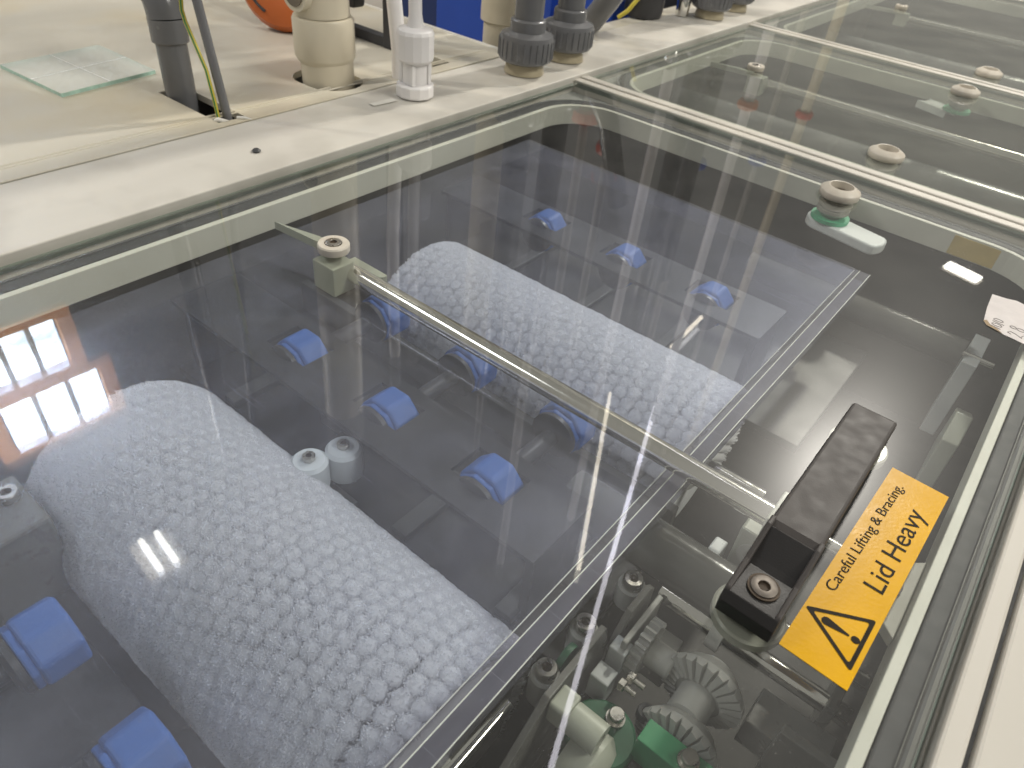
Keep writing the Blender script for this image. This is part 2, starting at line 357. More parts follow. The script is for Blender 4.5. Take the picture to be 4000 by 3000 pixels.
def plate_holes(m, xs, ys, holes, z0, z1):
    """flat plate on a grid of cut lines; cells inside a hole are left out"""
    def solid(i, j):
        if i < 0 or j < 0 or i >= len(xs) - 1 or j >= len(ys) - 1: return False
        cx, cyy = (xs[i] + xs[i + 1]) / 2, (ys[j] + ys[j + 1]) / 2
        return not any(h[0] < cx < h[1] and h[2] < cyy < h[3] for h in holes)
    for i in range(len(xs) - 1):
        for j in range(len(ys) - 1):
            if not solid(i, j): continue
            x0, x1, y0, y1 = xs[i], xs[i + 1], ys[j], ys[j + 1]
            m.add([(x0, y0, z1), (x1, y0, z1), (x1, y1, z1), (x0, y1, z1)], [(0, 1, 2, 3)])
            m.add([(x0, y0, z0), (x1, y0, z0), (x1, y1, z0), (x0, y1, z0)], [(3, 2, 1, 0)])
            for (di, dj, a, b) in ((-1, 0, (x0, y1), (x0, y0)), (1, 0, (x1, y0), (x1, y1)), (0, -1, (x0, y0), (x1, y0)), (0, 1, (x1, y1), (x0, y1))):
                if not solid(i + di, j + dj):
                    m.add([(*a, z0), (*b, z0), (*b, z1), (*a, z1)], [(0, 1, 2, 3)])
DT = 0.012
H1 = (-1.325, -1.137, 0.664, 0.716); H2 = (-1.300, -1.128, 0.880, 1.040); H3 = (-1.215, -1.152, 1.204, 1.258)
def deckfn(m):
    plate_holes(m, [-2.9, -1.325, -1.300, -1.215, -1.152, -1.137, -1.128, -1.1215], [-0.7, 0.664, 0.716, 0.880, 1.040, 1.204, 1.258, 1.44], [H1, H2, H3], 0.0, DT)
    m.ringplate(rect_like(*H2), rrect(-1.288, -1.14, 0.905, 1.022, 0.056), 0.0, DT)
part('deck_panel', 'deck', body, deckfn)
part('deck_strip', 'deck_strip', body, lambda m: m.box(-1.1195, -0.930, -0.7, 6.0, -0.04, DT - 0.0015), bevel=0.002)
part('back_strip', 'deck', body, lambda m: m.box(-1.172, -1.1215, 1.443, 6.0, -0.04, DT - 0.003), bevel=0.002)
def beads(m):
    for x, r in ((-1.172, 0.0026), (-1.1625, 0.0018), (-1.1205, 0.0016)):
        y = -0.6; pts = []
        while y < 1.44:
            pts.append((x + random.uniform(-.0005, .0005), y, DT - 0.0006)); y += 0.05
        m.tube(pts, r, 8)
part('weld_bead', 'deck', body, beads, smooth=SM)
part('panel_edge_bead', 'sealant', body, lambda m: m.tube([(-2.9, 1.437, DT), (-1.9, 1.4375, DT), (-1.12, 1.437, DT)], 0.004, 8), smooth=SM)
# dark sheet in place of the unlit void seen through the deck slots
part('under_deck_shade', 'chamber_dark', body, lambda m: m.box(-2.9, -1.13, -0.7, 1.43, -0.30, -0.29))
part('deck_skirt', 'deck', body, lambda m: (m.box(-2.9, -1.13, 1.405, 1.425, -0.9, -0.001), m.box(-1.165, -1.145, 1.443, 6.0, -0.9, -0.041)))

LIDS = [(-0.35, 1.428), (1.492, 2.366), (2.430, 4.03), (4.095, 5.6)]
X0, X1 = -0.922, 0.119
for i, (a, b) in enumerate(LIDS):
    ix0, ix1, iy0, iy1 = X0 + 0.047, X1 - 0.037, a + 0.045, b - 0.062
    part('lid_seat', 'seat', body, lambda m: m.ringplate(rect_like(-0.929, 0.123, a - 0.002, b + 0.002), rrect(ix0 - .012, ix1 + .012, iy0 - .012, iy1 + .012, 0.11), -0.045, -0.022))
    part('upstand', 'upstand', body, lambda m: m.ringplate(rrect(ix0 - .010, ix1 + .010, iy0 - .010, iy1 + .010, 0.11), rrect(ix0, ix1, iy0, iy1, 0.10), -0.052, -0.0125), bevel=0.001)
    part('gasket', 'gasket', body, lambda m: m.ringplate(rrect(ix0 - .032, ix1 + .028, iy0 - .030, iy1 + .030, 0.128), rrect(ix0 - .0115, ix1 + .0115, iy0 - .0115, iy1 + .0115, 0.111), -0.0218, -0.0125), bevel=0.002)
    part('gasket_lip', 'pvc_grey', body, lambda m: m.ringplate(rrect(ix0 - .040, ix1 + .033, iy0 - .036, iy1 + .036, 0.134), rrect(ix0 - .036, ix1 + .0305, iy0 - .033, iy1 + .033, 0.131), -0.0218, -0.0135))
    if i < 3:
        part('divider_strip', 'rail', body, lambda m: (m.box(-0.929, 0.122, b + 0.0035, b + 0.026, -0.05, 0.0035), m.box(-0.929, 0.122, b + 0.028, b + 0.0435, -0.05, 0.006),
             m.box(-0.929, 0.122, b + 0.0455, b + 0.0605, -0.05, 0.0025)), bevel=0.0025)
part('rail', 'rail', body, lambda m: m.box(0.1245, 0.1425, -0.7, 6.0, -0.06, 0.010), bevel=0.003)
part('rail_groove', 'gasket', body, lambda m: m.box(0.1425, 0.1475, -0.7, 6.0, -0.06, 0.0))
part('rail_cap', 'rail', body, lambda m: m.box(0.1475, 0.55, -0.7, 6.0, -0.06, 0.011), bevel=0.003)
def chamber(m, a, b):
    m.box(-1.02, 0.17, a - 0.02, b + 0.02, -0.44, -0.43)
    m.box(-1.02, -1.0, a - 0.02, b + 0.02, -0.43, -0.053); m.box(0.14, 0.16, a - 0.02, b + 0.02, -0.43, -0.062)
    m.box(-1.0, 0.14, a - 0.02, a, -0.43, -0.053); m.box(-1.0, 0.14, b + 0.0, b + 0.02, -0.43, -0.053)
for (a, b) in LIDS: part('chamber_wall', 'chamber', body, lambda m: chamber(m, a, b))
part('yellow_patch', 'patch_yellow', body, lambda m: m.box(-0.075, 0.0, LIDS[0][1] - .0635, LIDS[0][1] - .0625, -.050, -.016))  # thin yellow patch on the inner back wall
part('sealant_smear', 'sealant', body, lambda m: (m.tube([(-1.150, 0.663, .0125), (-1.146, 0.668, .014), (-1.139, 0.672, .0135), (-1.134, 0.681, .013)], [.002, .0045, .004, .001], 8),
     m.tube([(-1.138, 0.700, .013), (-1.128, 0.708, .014), (-1.118, 0.716, .0125)], [.003, .0025, .001], 8)), smooth=SM)

# ------------------------------------------------------------------ lids
def lid(name, label, a, b, pane='lid_pane'):
    t = thing(name, label, 'lid', ((X0 + X1) / 2, (a + b) / 2, -0.012), 'glass lids in a row along the machine')
    m = MB(); m.box(X0, X1, a, b, -0.010, 0.0); m.mi = [2, 0, 1, 1, 1, 1]
    m.build('glass_pane', [pane, 'glass_edge', 'clear_under'], t)
    return t
lid1 = lid('glass_hatch', 'large clear lid with black handle and yellow warning sticker, nearest the camera', *LIDS[0])
lid2 = lid('glass_hatch', 'short glass lid with two white rings, second from the camera', *LIDS[1], pane='far_pane')
lid3 = lid('glass_hatch', 'third glass lid, cut off by the top right corner', *LIDS[2], pane='far_pane')
lid4 = lid('glass_hatch', 'farthest glass lid, beyond the third at the top edge', *LIDS[3], pane='far_pane')

def screw_washer(t, x, y, r=0.0215):
    wsh = part('washer', 'ring_pp', t, lambda m: m.lathe([(r * .97, .0003), (r, .002), (r, .010), (r * .93, .012), (r * .55, .012), (r * .53, .010), (0, .010)], (x, y, 0), 'z', 40), smooth=SM)
    socket_screw('screw', wsh, (x, y, .0102), r * .5, .0035)
def latch_ring(t, x, y, latch=None, ang=0.0, r=0.034):
    o = part('latch_collar', 'ring_pp', t, lambda m: m.lathe([(r * .98, .0004), (r * 1.02, .003), (r * 1.02, .011), (r * .99, .0125), (r * .64, .0195), (r * .60, .0190), (r * .57, .0055), (0, .0050)], (x, y, 0), 'z', 44), smooth=SM)
    part('socket', 'hole_brown', o, lambda m: m.lathe([(r * .565, .0060), (r * .565, .0072), (r * .40, .0066), (0, .0064)], (x, y, 0), 'z', 32), smooth=SM)  # brown disc in place of the dark inside of the collar's hole
    part('neck', 'ring_clear', o, lambda m: m.lathe([(r * .86, -.0105), (r * .86, -.014), (r * .80, -.0145), (r * .80, -.021), (r * .84, -.0215), (r * .84, -.027), (r * .7, -.031), (r * .5, -.036), (0, -.036)], (x, y, 0), 'z', 36), smooth=SM)
    if latch:
        part('seal_ring', 'green_ring', o, lambda m: m.lathe([(r * .75, -.0365), (r * .98, -.0365), (r * .98, -.043), (r * .75, -.043)], (x, y, 0), 'z', 36), smooth=SM)
        L_, w_ = latch; ca, sa = math.cos(ang), math.sin(ang)
        poly = [(w_ * math.cos(PI / 2 + PI * i / 10) - 0.01, w_ * math.sin(PI / 2 + PI * i / 10)) for i in range(11)] + \
               [(L_ - w_ * .5 + w_ * .5 * math.cos(-PI / 2 + PI * i / 10), w_ * .92 * math.sin(-PI / 2 + PI * i / 10)) for i in range(11)]
        part('latch_tongue', 'white_pp', o, lambda m: m.prism([(x + p[0] * ca - p[1] * sa, y + p[0] * sa + p[1] * ca) for p in poly], 'z', -.062, -.0435), bevel=0.004, seg=3)
    return o
def rod(t, y, x0=-0.705, x1=-0.045, z=-0.030, r=0.0126):
    part('cross_rod', 'steel', t, lambda m: m.cyl((x0 + .03, y + .012, z), (x1, y + .012, z), r, n=40), smooth=SM)
    b0 = box_part('rod_block', 'block_pp', t, x0 - .006, x0 + .036, y - .024, y + .013, -.053, -.0105)
    box_part('rod_block', 'block_pp', t, x1 - .012, x1 + .03, y - .014, y + .034, -.052, -.0105)
    part('stop_bar', 'block_pp', t, lambda m: m.prism([(x0 + .012, y + .020), (x0 + .072, y + .020), (x0 + .078, y + .026), (x0 + .078, y + .034), (x0 + .012, y + .034)], 'z', -.042, -.022), bevel=0.001)
    part('stop_bar', 'block_pp', t, lambda m: m.prism([(x0 - .125, y + .004), (x0 - .05, y + .011), (x0 - .01, y + .016), (x0 - .01, y + .028), (x0 - .05, y + .024)], 'z', -.024, -.012))
rod(lid1, 0.541); screw_washer(lid1, -0.694, 0.541)
latch_ring(lid1, -0.268, 1.312, latch=(0.108, 0.029), ang=-0.20)
rod(lid2, 1.925, x1=0.03); screw_washer(lid2, -0.704, 1.923)
latch_ring(lid2, -0.268, 1.582); latch_ring(lid2, -0.262, 2.236, latch=(-0.085, 0.026), ang=-0.35)
rod(lid3, 3.23, x1=0.03); screw_washer(lid3, -0.706, 3.228)
latch_ring(lid3, -0.259, 2.507)
# the corner of the next handle that just enters the frame at the right
part('handle', 'handle_shaded', lid2, lambda m: m.prism([(1.735, 0.0008), (1.735, .016), (1.77, .040), (2.06, .040), (2.10, .016), (2.10, .0008)], 'x', 0.045, 0.092), bevel=0.006, seg=3)

# handle of the near lid: one bridge-shaped grip with a screw ledge at each foot
hx0, hx1 = -0.0475, -0.0015
prof = [(.3955, .0006), (.394, .016), (.399, .0225), (.4335, .0235), (.4410, .0270), (.4655, .0445), (.472, .0475), (.679, .0475), (.6855, .0445), (.696, .0260),
        (.702, .0235), (.716, .0225), (.7195, .016), (.719, .0006), (.690, .0006), (.677, .020), (.668, .030), (.487, .030), (.472, .020), (.447, .0006)]
hnd = part('handle', 'handle', lid1, lambda m: m.prism(prof, 'x', hx0, hx1), bevel=0.0035, seg=3)
lab(hnd, 'dark brown plastic bridge handle with a screw in its foot')
def ledge(m):
    m.prism([(.3945, .0012), (.3932, .0162), (.3985, .0238), (.4338, .0248), (.4415, .0283), (.4650, .0455), (.4630, .0470), (.4400, .0300), (.4335, .0262), (.3975, .0250), (.3915, .0168), (.3930, .0012)], 'x', hx0 - .0004, hx1 + .0004)
part('end_shade', 'handle_shaded', hnd, ledge, bevel=0.001)  # dark skin painting in the shade on the near foot
for x0_, x1_ in ((hx0 - .0008, hx0 + .0042), (hx1 - .0042, hx1 + .0008)):
    part('cheek', 'handle', hnd, lambda m: m.prism([(.3942, .0012), (.3925, .0172), (.3990, .0268), (.4300, .0335), (.4625, .0490), (.4740, .0490), (.4740, .0300), (.4500, .0012)], 'x', x0_, x1_), bevel=0.0016, seg=3)
part('counterbore', 'rust_recess', hnd, lambda m: m.lathe([(.0132, .0258), (.0132, .0270), (.0113, .0270), (.0113, .0262)], (-0.0240, .4185, 0), 'z', 32), smooth=SM)  # dark ring added round the screw head in place of a recess
socket_screw('screw', hnd, (-0.0240, .4185, .0250), .0110, .0036, mat='bolt_dull')
part('spacer_disc', 'ring_clear', lid1, lambda m: m.lathe([(.029, -.0102), (.031, -.012), (.031, -.020), (.028, -.023), (0, -.023)], (-0.0245, .4195, 0), 'z', 40), smooth=SM)
part('spacer_disc', 'ring_clear', lid1, lambda m: m.lathe([(.029, -.0102), (.031, -.012), (.031, -.020), (.028, -.023), (0, -.023)], (-0.0245, .700, 0), 'z', 40), smooth=SM)

# yellow warning sticker, its lettering and triangle
S00, S01, S10 = Vector((.0059, .3996)), Vector((.0147, .6741)), Vector((.0614, .3975))
ev = (S01 - S00).normalized(); eu = Vector((ev.y, -ev.x))
SL, SW = (S01 - S00).length, 0.0560
def sp(s_, t_, z): p = S00 + ev * s_ + eu * t_; return (p.x, p.y, z)      # s along the reading direction, t downwards
stk = part('warning_sticker', 'sticker', lid1, lambda m: m.add(
    [sp(0, 0, .0006), sp(SL, 0, .0006), sp(SL, SW, .0006), sp(0, SW, .0006), sp(0, 0, .0002), sp(SL, 0, .0002), sp(SL, SW, .0002), sp(0, SW, .0002)],
    [(0, 3, 2, 1), (4, 5, 6, 7), (0, 1, 5, 4), (1, 2, 6, 5), (2, 3, 7, 6), (3, 0, 4, 7)]))
lab(stk, 'yellow sticker reading Careful Lifting & Bracing, Lid Heavy, with warning triangle')
def text_mesh(txt):
    c = bpy.data.curves.new('t', 'FONT'); c.body = txt; c.size = 1; c.resolution_u = 4
    o = bpy.data.objects.new('t', c); COL.objects.link(o); bpy.context.view_layer.update()
    me = bpy.data.meshes.new_from_object(o.evaluated_get(bpy.context.evaluated_depsgraph_get()))
    vs = [v.co.copy() for v in me.vertices]; fs = [tuple(p.vertices) for p in me.polygons]
    bpy.data.objects.remove(o); bpy.data.curves.remove(c); bpy.data.meshes.remove(me)
    return vs, fs
def lettering(name, txt, s0, s1, base_t, cap, parent, skew=0.0):
    vs, fs = text_mesh(txt)
    xa, xb = min(v.x for v in vs), max(v.x for v in vs); k = (s1 - s0) / (xb - xa)
    caph = 0.70
    m = MB(); m.add([sp(s0 + (v.x - xa) * k, base_t + skew * (v.x - xa) * k - v.y / caph * cap, .0010) for v in vs], fs)
    o = m.build(name, 'ink', parent); return o
lettering('lettering', 'Careful Lifting & Bracing.', .0800, .2530, .0146, .0096, stk, 0.022)
lettering('lettering', 'Lid Heavy', .1075, .2310, .0465, .0178, stk, -0.004)
def tri(m):
    A, B, C_ = Vector((.0492, .0010)), Vector((.0780, .0515)), Vector((.0170, .0520))
    G = (A + B + C_) / 3
    def rounded(k):
        pts = []
        P = [G + (q - G) * k for q in (A, B, C_)]
        for i in range(3):
            p, a_, b_ = P[i], P[i - 1], P[(i + 1) % 3]
            d1, d2 = (a_ - p).normalized() * .0035, (b_ - p).normalized() * .0035
            for q in range(5):
                u = q / 4; pts.append((p + d1) * (1 - u) ** 2 + p * 2 * u * (1 - u) + (p + d2) * u * u)
        return pts
    o_, i_ = rounded(1.0), rounded(0.80); n = len(o_)
    m.add([sp(p.x, p.y, .0010) for p in o_] + [sp(p.x, p.y, .0010) for p in i_], [(i, (i + 1) % n, n + (i + 1) % n, n + i) for i in range(n)])
part('warning_triangle', 'ink', stk, tri)
def excl(m):
    ax = .0475
    pts = []
    for q in range(9): a_ = PI + PI * q / 8; pts.append((ax + .0042 * math.cos(a_), .0205 + .0042 * math.sin(a_)))
    for q in range(5): a_ = PI * q / 4; pts.append((ax + .0012 * math.cos(a_), .0385 + .0012 * math.sin(a_)))
    m.add([sp(p[0], p[1], .0010) for p in pts], [tuple(range(len(pts)))])
    m.add([sp(ax + .0036 * math.cos(2 * PI * q / 16), .0448 + .0036 * math.sin(2 * PI * q / 16), .0010) for q in range(16)], [tuple(range(16))])
part('exclamation_mark', 'ink', stk, excl)

# torn paper label with pencil figures
pap = part('paper_label', 'paper', lid1, lambda m: m.prism([(.0235, 1.0640), (.0290, 1.0560), (.0400, 1.0530), (.0520, 1.0480), (.0640, 1.0470), (.0780, 1.0440), (.0960, 1.0400), (.0985, 1.150), (.0700, 1.1640), (.0600, 1.1600), (.0480, 1.1630), (.0360, 1.1580), (.0170, 1.1550), (.0190, 1.110)], 'z', .0002, .0008))
lab(pap, 'torn white paper label with pencil figures')
part('torn_edge', 'torn', pap, lambda m: m.prism([(.0225, 1.0650), (.0290, 1.0555), (.0400, 1.0525), (.0500, 1.0485), (.0420, 1.0570), (.0330, 1.0600), (.0262, 1.0700)], 'z', .0008, .0011))
def strokes(m, pls, o, k):
    """hand-drawn figures: x = reading direction (+Y), y = up (-X)"""
    for pl in pls:
        P = [Vector((o[0] - p[1] * k, o[1] + p[0] * k, .0010)) for p in pl]
        m.tube(P, .00045, 5)
def ell(cx, cyy, rx, ry, n=12, a0=0.3, sweep=2 * PI * 1.05): return [(cx + rx * math.cos(a0 + sweep * i / n), cyy + ry * math.sin(a0 + sweep * i / n)) for i in range(n + 1)]
part('pencil_figures', 'pencil', pap, lambda m: (
    strokes(m, [[(0, .1), (.12, 1.0)], ell(.55, .5, .22, .42), [(.95, .0), (1.05, .95)], ell(1.5, .55, .22, .40)], (.0475, 1.058), .0155),
    strokes(m, [[(0, .75), (.15, 1.0), (.38, .85), (.3, .5), (.0, .05), (.25, .1), (.5, .0)], [(.72, 0), (.76, .03)], ell(1.15, .3, .2, .26), ell(1.15, .8, .17, .22)], (.0735, 1.056), .019)))

# ------------------------------------------------------------------ inside the near chamber
cov = thing('splash_cover', 'bluish clear plastic cover sheet lying over the two brushes', 'cover', (-0.5, 0.45, -0.058))
ZC = -0.056
m = MB(); m.box(-0.862, -0.1735, -0.34, 1.182, ZC - .005, ZC); m.mi = [1, 0, 1, 1, 1, 1]; m.build('sheet', ['cover_pane', 'clear_under'], cov)
part('edge_strip', 'cover_strip', cov, lambda m: m.box(-0.1730, -0.1475, -0.34, 1.182, ZC - .016, ZC + .003), bevel=0.001)
part('edge_line', 'strip_edge', cov, lambda m: m.box(-0.1690, -0.1520, -0.34, 1.180, ZC - .0155, ZC - .0120))
for x, z in ((-0.1736, ZC + .0008), (-0.1645, ZC + .0034), (-0.1480, ZC + .0034)):
    part('edge_glint', 'line_and_glint', cov, lambda m: m.tube([(x + random.uniform(-.0006, .0006), -0.34 + 1.52 * q / 12, z) for q in range(13)], .00055, 6), smooth=SM)  # thin white tubes painting in highlights along the cover edge
part('back_lip', 'cover_strip', cov, lambda m: m.box(-0.862, -0.1735, 1.1825, 1.190, ZC - .028, ZC + .0005), bevel=0.001)

BR, BZ, BX0, BX1 = 0.130, -0.200, -0.700, -0.190
def tuft_mesh(seed, n=10):
    """a bundle of filaments: a slim solid heart and a flared crowd of single bristles round it"""
    rnd = random.Random(seed); v = []; f = []
    prof = [(0.0042, 0.0), (0.0080, 0.020), (0.0106, 0.0325), (0.0088, 0.0352), (0.0045, 0.0362)]
    for (r, h) in prof:
        for k in range(n):
            rr = r * rnd.uniform(0.88, 1.12); v.append((rr * math.cos(2 * PI * k / n), rr * math.sin(2 * PI * k / n), h + rnd.uniform(-.0006, .0006)))
    v.append((0, 0, 0.0365))
    for j in range(len(prof) - 1):
        for k in range(n): f.append((j * n + k, j * n + (k + 1) % n, (j + 1) * n + (k + 1) % n, (j + 1) * n + k))
    t = len(v) - 1
    for k in range(n): f.append(((len(prof) - 1) * n + k, (len(prof) - 1) * n + (k + 1) % n, t))
    for q in range(250):
        a = rnd.uniform(0, 2 * PI); u = math.sqrt(rnd.random()); r1 = .0134 * u; r0 = r1 * .62
        h1 = .0378 - .0022 * u * u + rnd.uniform(-.0007, .0007); wd = .00055; ph = rnd.uniform(0, PI); i = len(v)
        cx, sy = r1 * math.cos(a), r1 * math.sin(a)
        v += [(r0 * math.cos(a), r0 * math.sin(a), .020), (cx - wd * math.cos(ph), sy - wd * math.sin(ph), h1), (cx + wd * math.cos(ph), sy + wd * math.sin(ph), h1)]
        f.append((i, i + 1, i + 2))
    return v, f
TUFTS = []
for s in range(4):
    me = bpy.data.meshes.new('tuft'); v, f = tuft_mesh(s); me.from_pydata(v, [], f); me.materials.append(MATS['bristle'])
    for p in me.polygons: p.use_smooth = True
    TUFTS.append((me, v, f))
CAM = Vector((0, 0, 0.5))
def brush(name, label, yc):
    o = thing(name, label, 'brush', ((BX0 + BX1) / 2, yc, BZ), 'cylinder brushes under the clear cover')
    part('core', 'brush_core', o, lambda m: m.lathe([(BR - .034, BX0), (BR - .034, BX1)], (0, yc, BZ), 'x', 48), smooth=SM)
    part('end_cap', 'grey_pp', o, lambda m: m.lathe([(.030, BX1), (.030, BX1 + .006), (.022, BX1 + .010), (0, BX1 + .010)], (0, yc, BZ), 'x', 32), smooth=SM)
    part('brush_shaft', 'chrome', o, lambda m: m.cyl((BX1 + .001, yc, BZ), (0.10, yc, BZ), .0125, n=32), smooth=SM)
    part('brush_shaft', 'chrome', o, lambda m: m.cyl((BX0 - .08, yc, BZ), (BX0 - .001, yc, BZ), .0125, n=32), smooth=SM)
    rnd = random.Random(int(yc * 1000)); lst = []
    nx, na = 30, 46
    for i in range(nx):
        for j in range(na):
            a = 2 * PI * (j + 0.5 * (i % 2)) / na + 0.010 * i + rnd.uniform(-.008, .008)
            x = BX0 + .006 + (BX1 - BX0 - .012) * i / (nx - 1) + rnd.uniform(-.0008, .0008)
            nrm = Vector((0, math.cos(a), math.sin(a)))
            if nrm.z < -0.75: continue
            lean = Vector(((x - (BX0 + BX1) / 2) * .10 + rnd.uniform(-.035, .035), 0, 0))
            if i > nx - 3: lean.x += .12
            if i < 2: lean.x -= .12
            d = (nrm + lean + Vector((0, rnd.uniform(-.03, .03), rnd.uniform(-.03, .03)))).normalized()
            base = Vector((x, yc, BZ)) + nrm * (BR - .0365)
            tip = base + d * .037
            vis = nrm.dot((CAM - tip).normalized())
            M = Matrix.Translation(base - Vector(o.location)) @ d.to_track_quat('Z', 'Y').to_matrix().to_4x4() @ Matrix.Rotation(rnd.uniform(0, 6.28), 4, 'Z') @ Matrix.Scale(rnd.uniform(.985, 1.015), 4)
            lst.append((vis / (CAM - tip).length_squared, M, rnd.randrange(4)))
    lst.sort(key=lambda q: -q[0])
    for _, M, k in lst[:300]:
        c = bpy.data.objects.new('tuft', TUFTS[k][0]); COL.objects.link(c); c.parent = o; c.matrix_local = M
    m = MB()
    for _, M, k in lst[300:]: m.add([M @ Vector(p) for p in TUFTS[k][1]], TUFTS[k][2])
    me = bpy.data.meshes.new('tuft_mass'); me.from_pydata(m.v, [], m.f); me.materials.append(MATS['bristle'])
    for p in me.polygons: p.use_smooth = True
    c = bpy.data.objects.new('tuft_mass', me); COL.objects.link(c); c.parent = o; c['kind'] = 'stuff'
    return o
brush('cylinder_brush', 'white tufted cylinder brush nearest the camera, filling the lower left', 0.223)
brush('cylinder_brush', 'white tufted cylinder brush beyond the steel rod', 0.735)

# blue transport wheels: rows across the machine, the same three columns in each row
WX = (-0.650, -0.484, -0.322); WZ = -0.105
def wheel(x, y, label, shaft):
    o = thing('transport_wheel', label, 'wheel', (x, y, WZ), 'blue transport wheels under the cover')
    R_ = 0.0355
    oct1 = [(WZ + R_ * math.cos(PI / 8 + q * PI / 4), x + R_ * math.sin(PI / 8 + q * PI / 4)) for q in range(8)]
    oct2 = [(WZ + R_ * .90 * math.cos(PI / 8 + .16 + q * PI / 4), x + R_ * .90 * math.sin(PI / 8 + .16 + q * PI / 4)) for q in range(8)]
    ty = part('tyre', 'blue_tyre', o, lambda m: m.prism(oct1, 'y', y - .016, y + .0225), bevel=0.0045, seg=3)
    part('flange', 'blue_tyre', ty, lambda m: m.prism(oct2, 'y', y - .0225, y - .0155), bevel=0.002, seg=2)
    part('hub', 'pvc_dark', o, lambda m: m.lathe([(.0305, y - .0232), (.0305, y - .029), (.022, y - .033), (.0, y - .033)], (x, 0, WZ), 'y', 32), smooth=SM)
    if shaft: part('shaft', 'pvc_dark', o, lambda m: m.cyl((x, y - .0335, WZ), (x, y - shaft, WZ), .0115, n=28), smooth=SM)
    return o
COLN = ('leftmost', 'middle', 'rightmost')
for c, x in enumerate(WX):
    wheel(x, 0.978, f'{COLN[c]} blue wheel of the far row, beyond the farther brush', 0)
    wheel(x, 0.588, f'{COLN[c]} blue wheel of the row against the farther brush, by the steel rod', 0.095)
    wheel(x, 0.441, f'{COLN[c]} blue wheel of the row between the two brushes', 0)
    if c == 0: wheel(x + .165 * 0 + .166, 0.038, 'large blue wheel on a dark shaft at the left edge', 0.12)
wheel(-0.333, 0.040, 'blue wheel cut off by the bottom edge of the photo', 0.12)

# dark trays and beams below the wheels
part_tr = thing('wheel_tray', 'dark tray with crossing beams under the wheels between the brushes', 'tray', (-0.5, 0.48, -0.20))
box_part('tray_plate', 'chamber_dark', part_tr, -0.86, -0.16, 0.372, 0.598, -0.215, -0.200)
for x in (-0.735, -0.565, -0.400, -0.238): box_part('beam', 'beam', part_tr, x - .012, x + .012, 0.375, 0.575, -0.1995, -0.188)
box_part('beam', 'beam', part_tr, -0.86, -0.16, 0.598, 0.612, -0.215, -0.150)
for x in (-.62, -.455, -.29): part('slot_cover', 'beam', part_tr, lambda m: m.prism(rrect(x + .01, x + .115, .455, .498, .012, 5), 'z', -.1995, -.193), bevel=0.001)
def slotted(parent, y):
    xs, holes = [-0.85], []
    for x in WX: xs += [x - .0375, x + .0375]; holes.append((x - .0375, x + .0375, y - .0245, y + .0245))
    xs.append(-0.215)
    part('slotted_plate', 'chamber_dark', parent, lambda m: plate_holes(m, xs, [y - .060, y - .0245, y + .0245, y + .0455], holes, WZ + .0155, WZ + .0215))
    for x in (-0.84, -0.225):
        box_part('plate_leg', 'chamber_dark', parent, x - .006, x + .006, y - .05, y + .04, -.1995, WZ + .0153)
slotted(part_tr, 0.441)
part_tr2 = thing('far_tray', 'dark tray under the far row of wheels', 'tray', (-0.5, 1.0, -0.20))
box_part('tray_plate', 'chamber_dark', part_tr2, -0.86, -0.10, 0.885, 1.21, -0.215, -0.200)
for x in (-0.70, -0.53, -0.37, -0.20): box_part('beam', 'beam', part_tr2, x - .010, x + .010, 0.89, 1.19, -0.1995, -0.190)
slotted(part_tr2, 0.978)
part_tr3 = thing('near_tray', 'dark tray with a pale beam at the lower left', 'tray', (-0.5, 0.0, -0.20))
box_part('tray_plate', 'chamber_dark', part_tr3, -0.86, -0.16, -0.30, 0.075, -0.235, -0.220)
for x in (-0.565, -0.42, -0.25): box_part('beam', 'beam', part_tr3, x - .012, x + .012, -0.29, 0.07, -0.2195, -0.208)
# bearing block with a socket bolt at the left edge
bb = thing('bearing_block', 'grey bearing block with a socket bolt at the left edge', 'bearing', (-0.645, 0.06, -0.16))
box_part('block', 'smoke_pp', bb, -0.70, -0.615, 0.025, 0.105, -0.215, -0.105, bevel=0.004)
socket_screw('bolt', bb, (-0.668, 0.088, -.1048), .011, .010)
# two white bushes on a small plate
bp_ = thing('bush_plate', 'clear plate carrying two white plastic bushes, beside the near brush', 'bracket', (-0.505, 0.372, -0.15))
box_part('plate', 'smoke_pp', bp_, -0.545, -0.452, 0.318, 0.360, -0.172, -0.164)
for (x, y) in ((-0.488, 0.373), (-0.500, 0.333)):
    bu = part('bush', 'white_pp', bp_, lambda m: m.lathe([(.0205, -.150), (.0215, -.145), (.0215, -.112), (.018, -.108), (.010, -.107)], (x, y, 0), 'z', 32), smooth=SM)
    socket_screw('screw', bu, (x, y, -.1068), .0075, .006)
box_part('upright', 'smoke_pp', bp_, -0.62, -0.555, 0.440, 0.452, -0.20, -0.135)

# roller tube, short chrome bar and their blocks right of the cover edge
rt = thing('roller_tube', 'grey translucent roller tube below the steel rod', 'roller', (-0.11, 0.55, -0.13))
part('tube', 'smoke_gloss', rt, lambda m: m.cyl((-0.26, 0.520, -0.128), (-0.035, 0.520, -0.128), .030, n=40), smooth=SM)
part('core_pin', 'chrome', rt, lambda m: m.cyl((-0.0345, 0.520, -0.128), (0.09, 0.520, -0.128), .009, n=24), smooth=SM)
rb = thing('roller_bearing', 'olive plastic bearing block at the handle side end of the roller tube', 'bearing', (-0.05, 0.60, -0.13))
box_part('block', 'block_pp', rb, -0.082, -0.036, 0.585, 0.640, -0.170, -0.098, bevel=0.003)
part('bore_ring', 'grey_pp', rb, lambda m: m.lathe([(.017, .5848), (.017, .583), (.009, .583), (.009, .5845)], (-0.059, 0, -0.130), 'y', 28), smooth=SM)
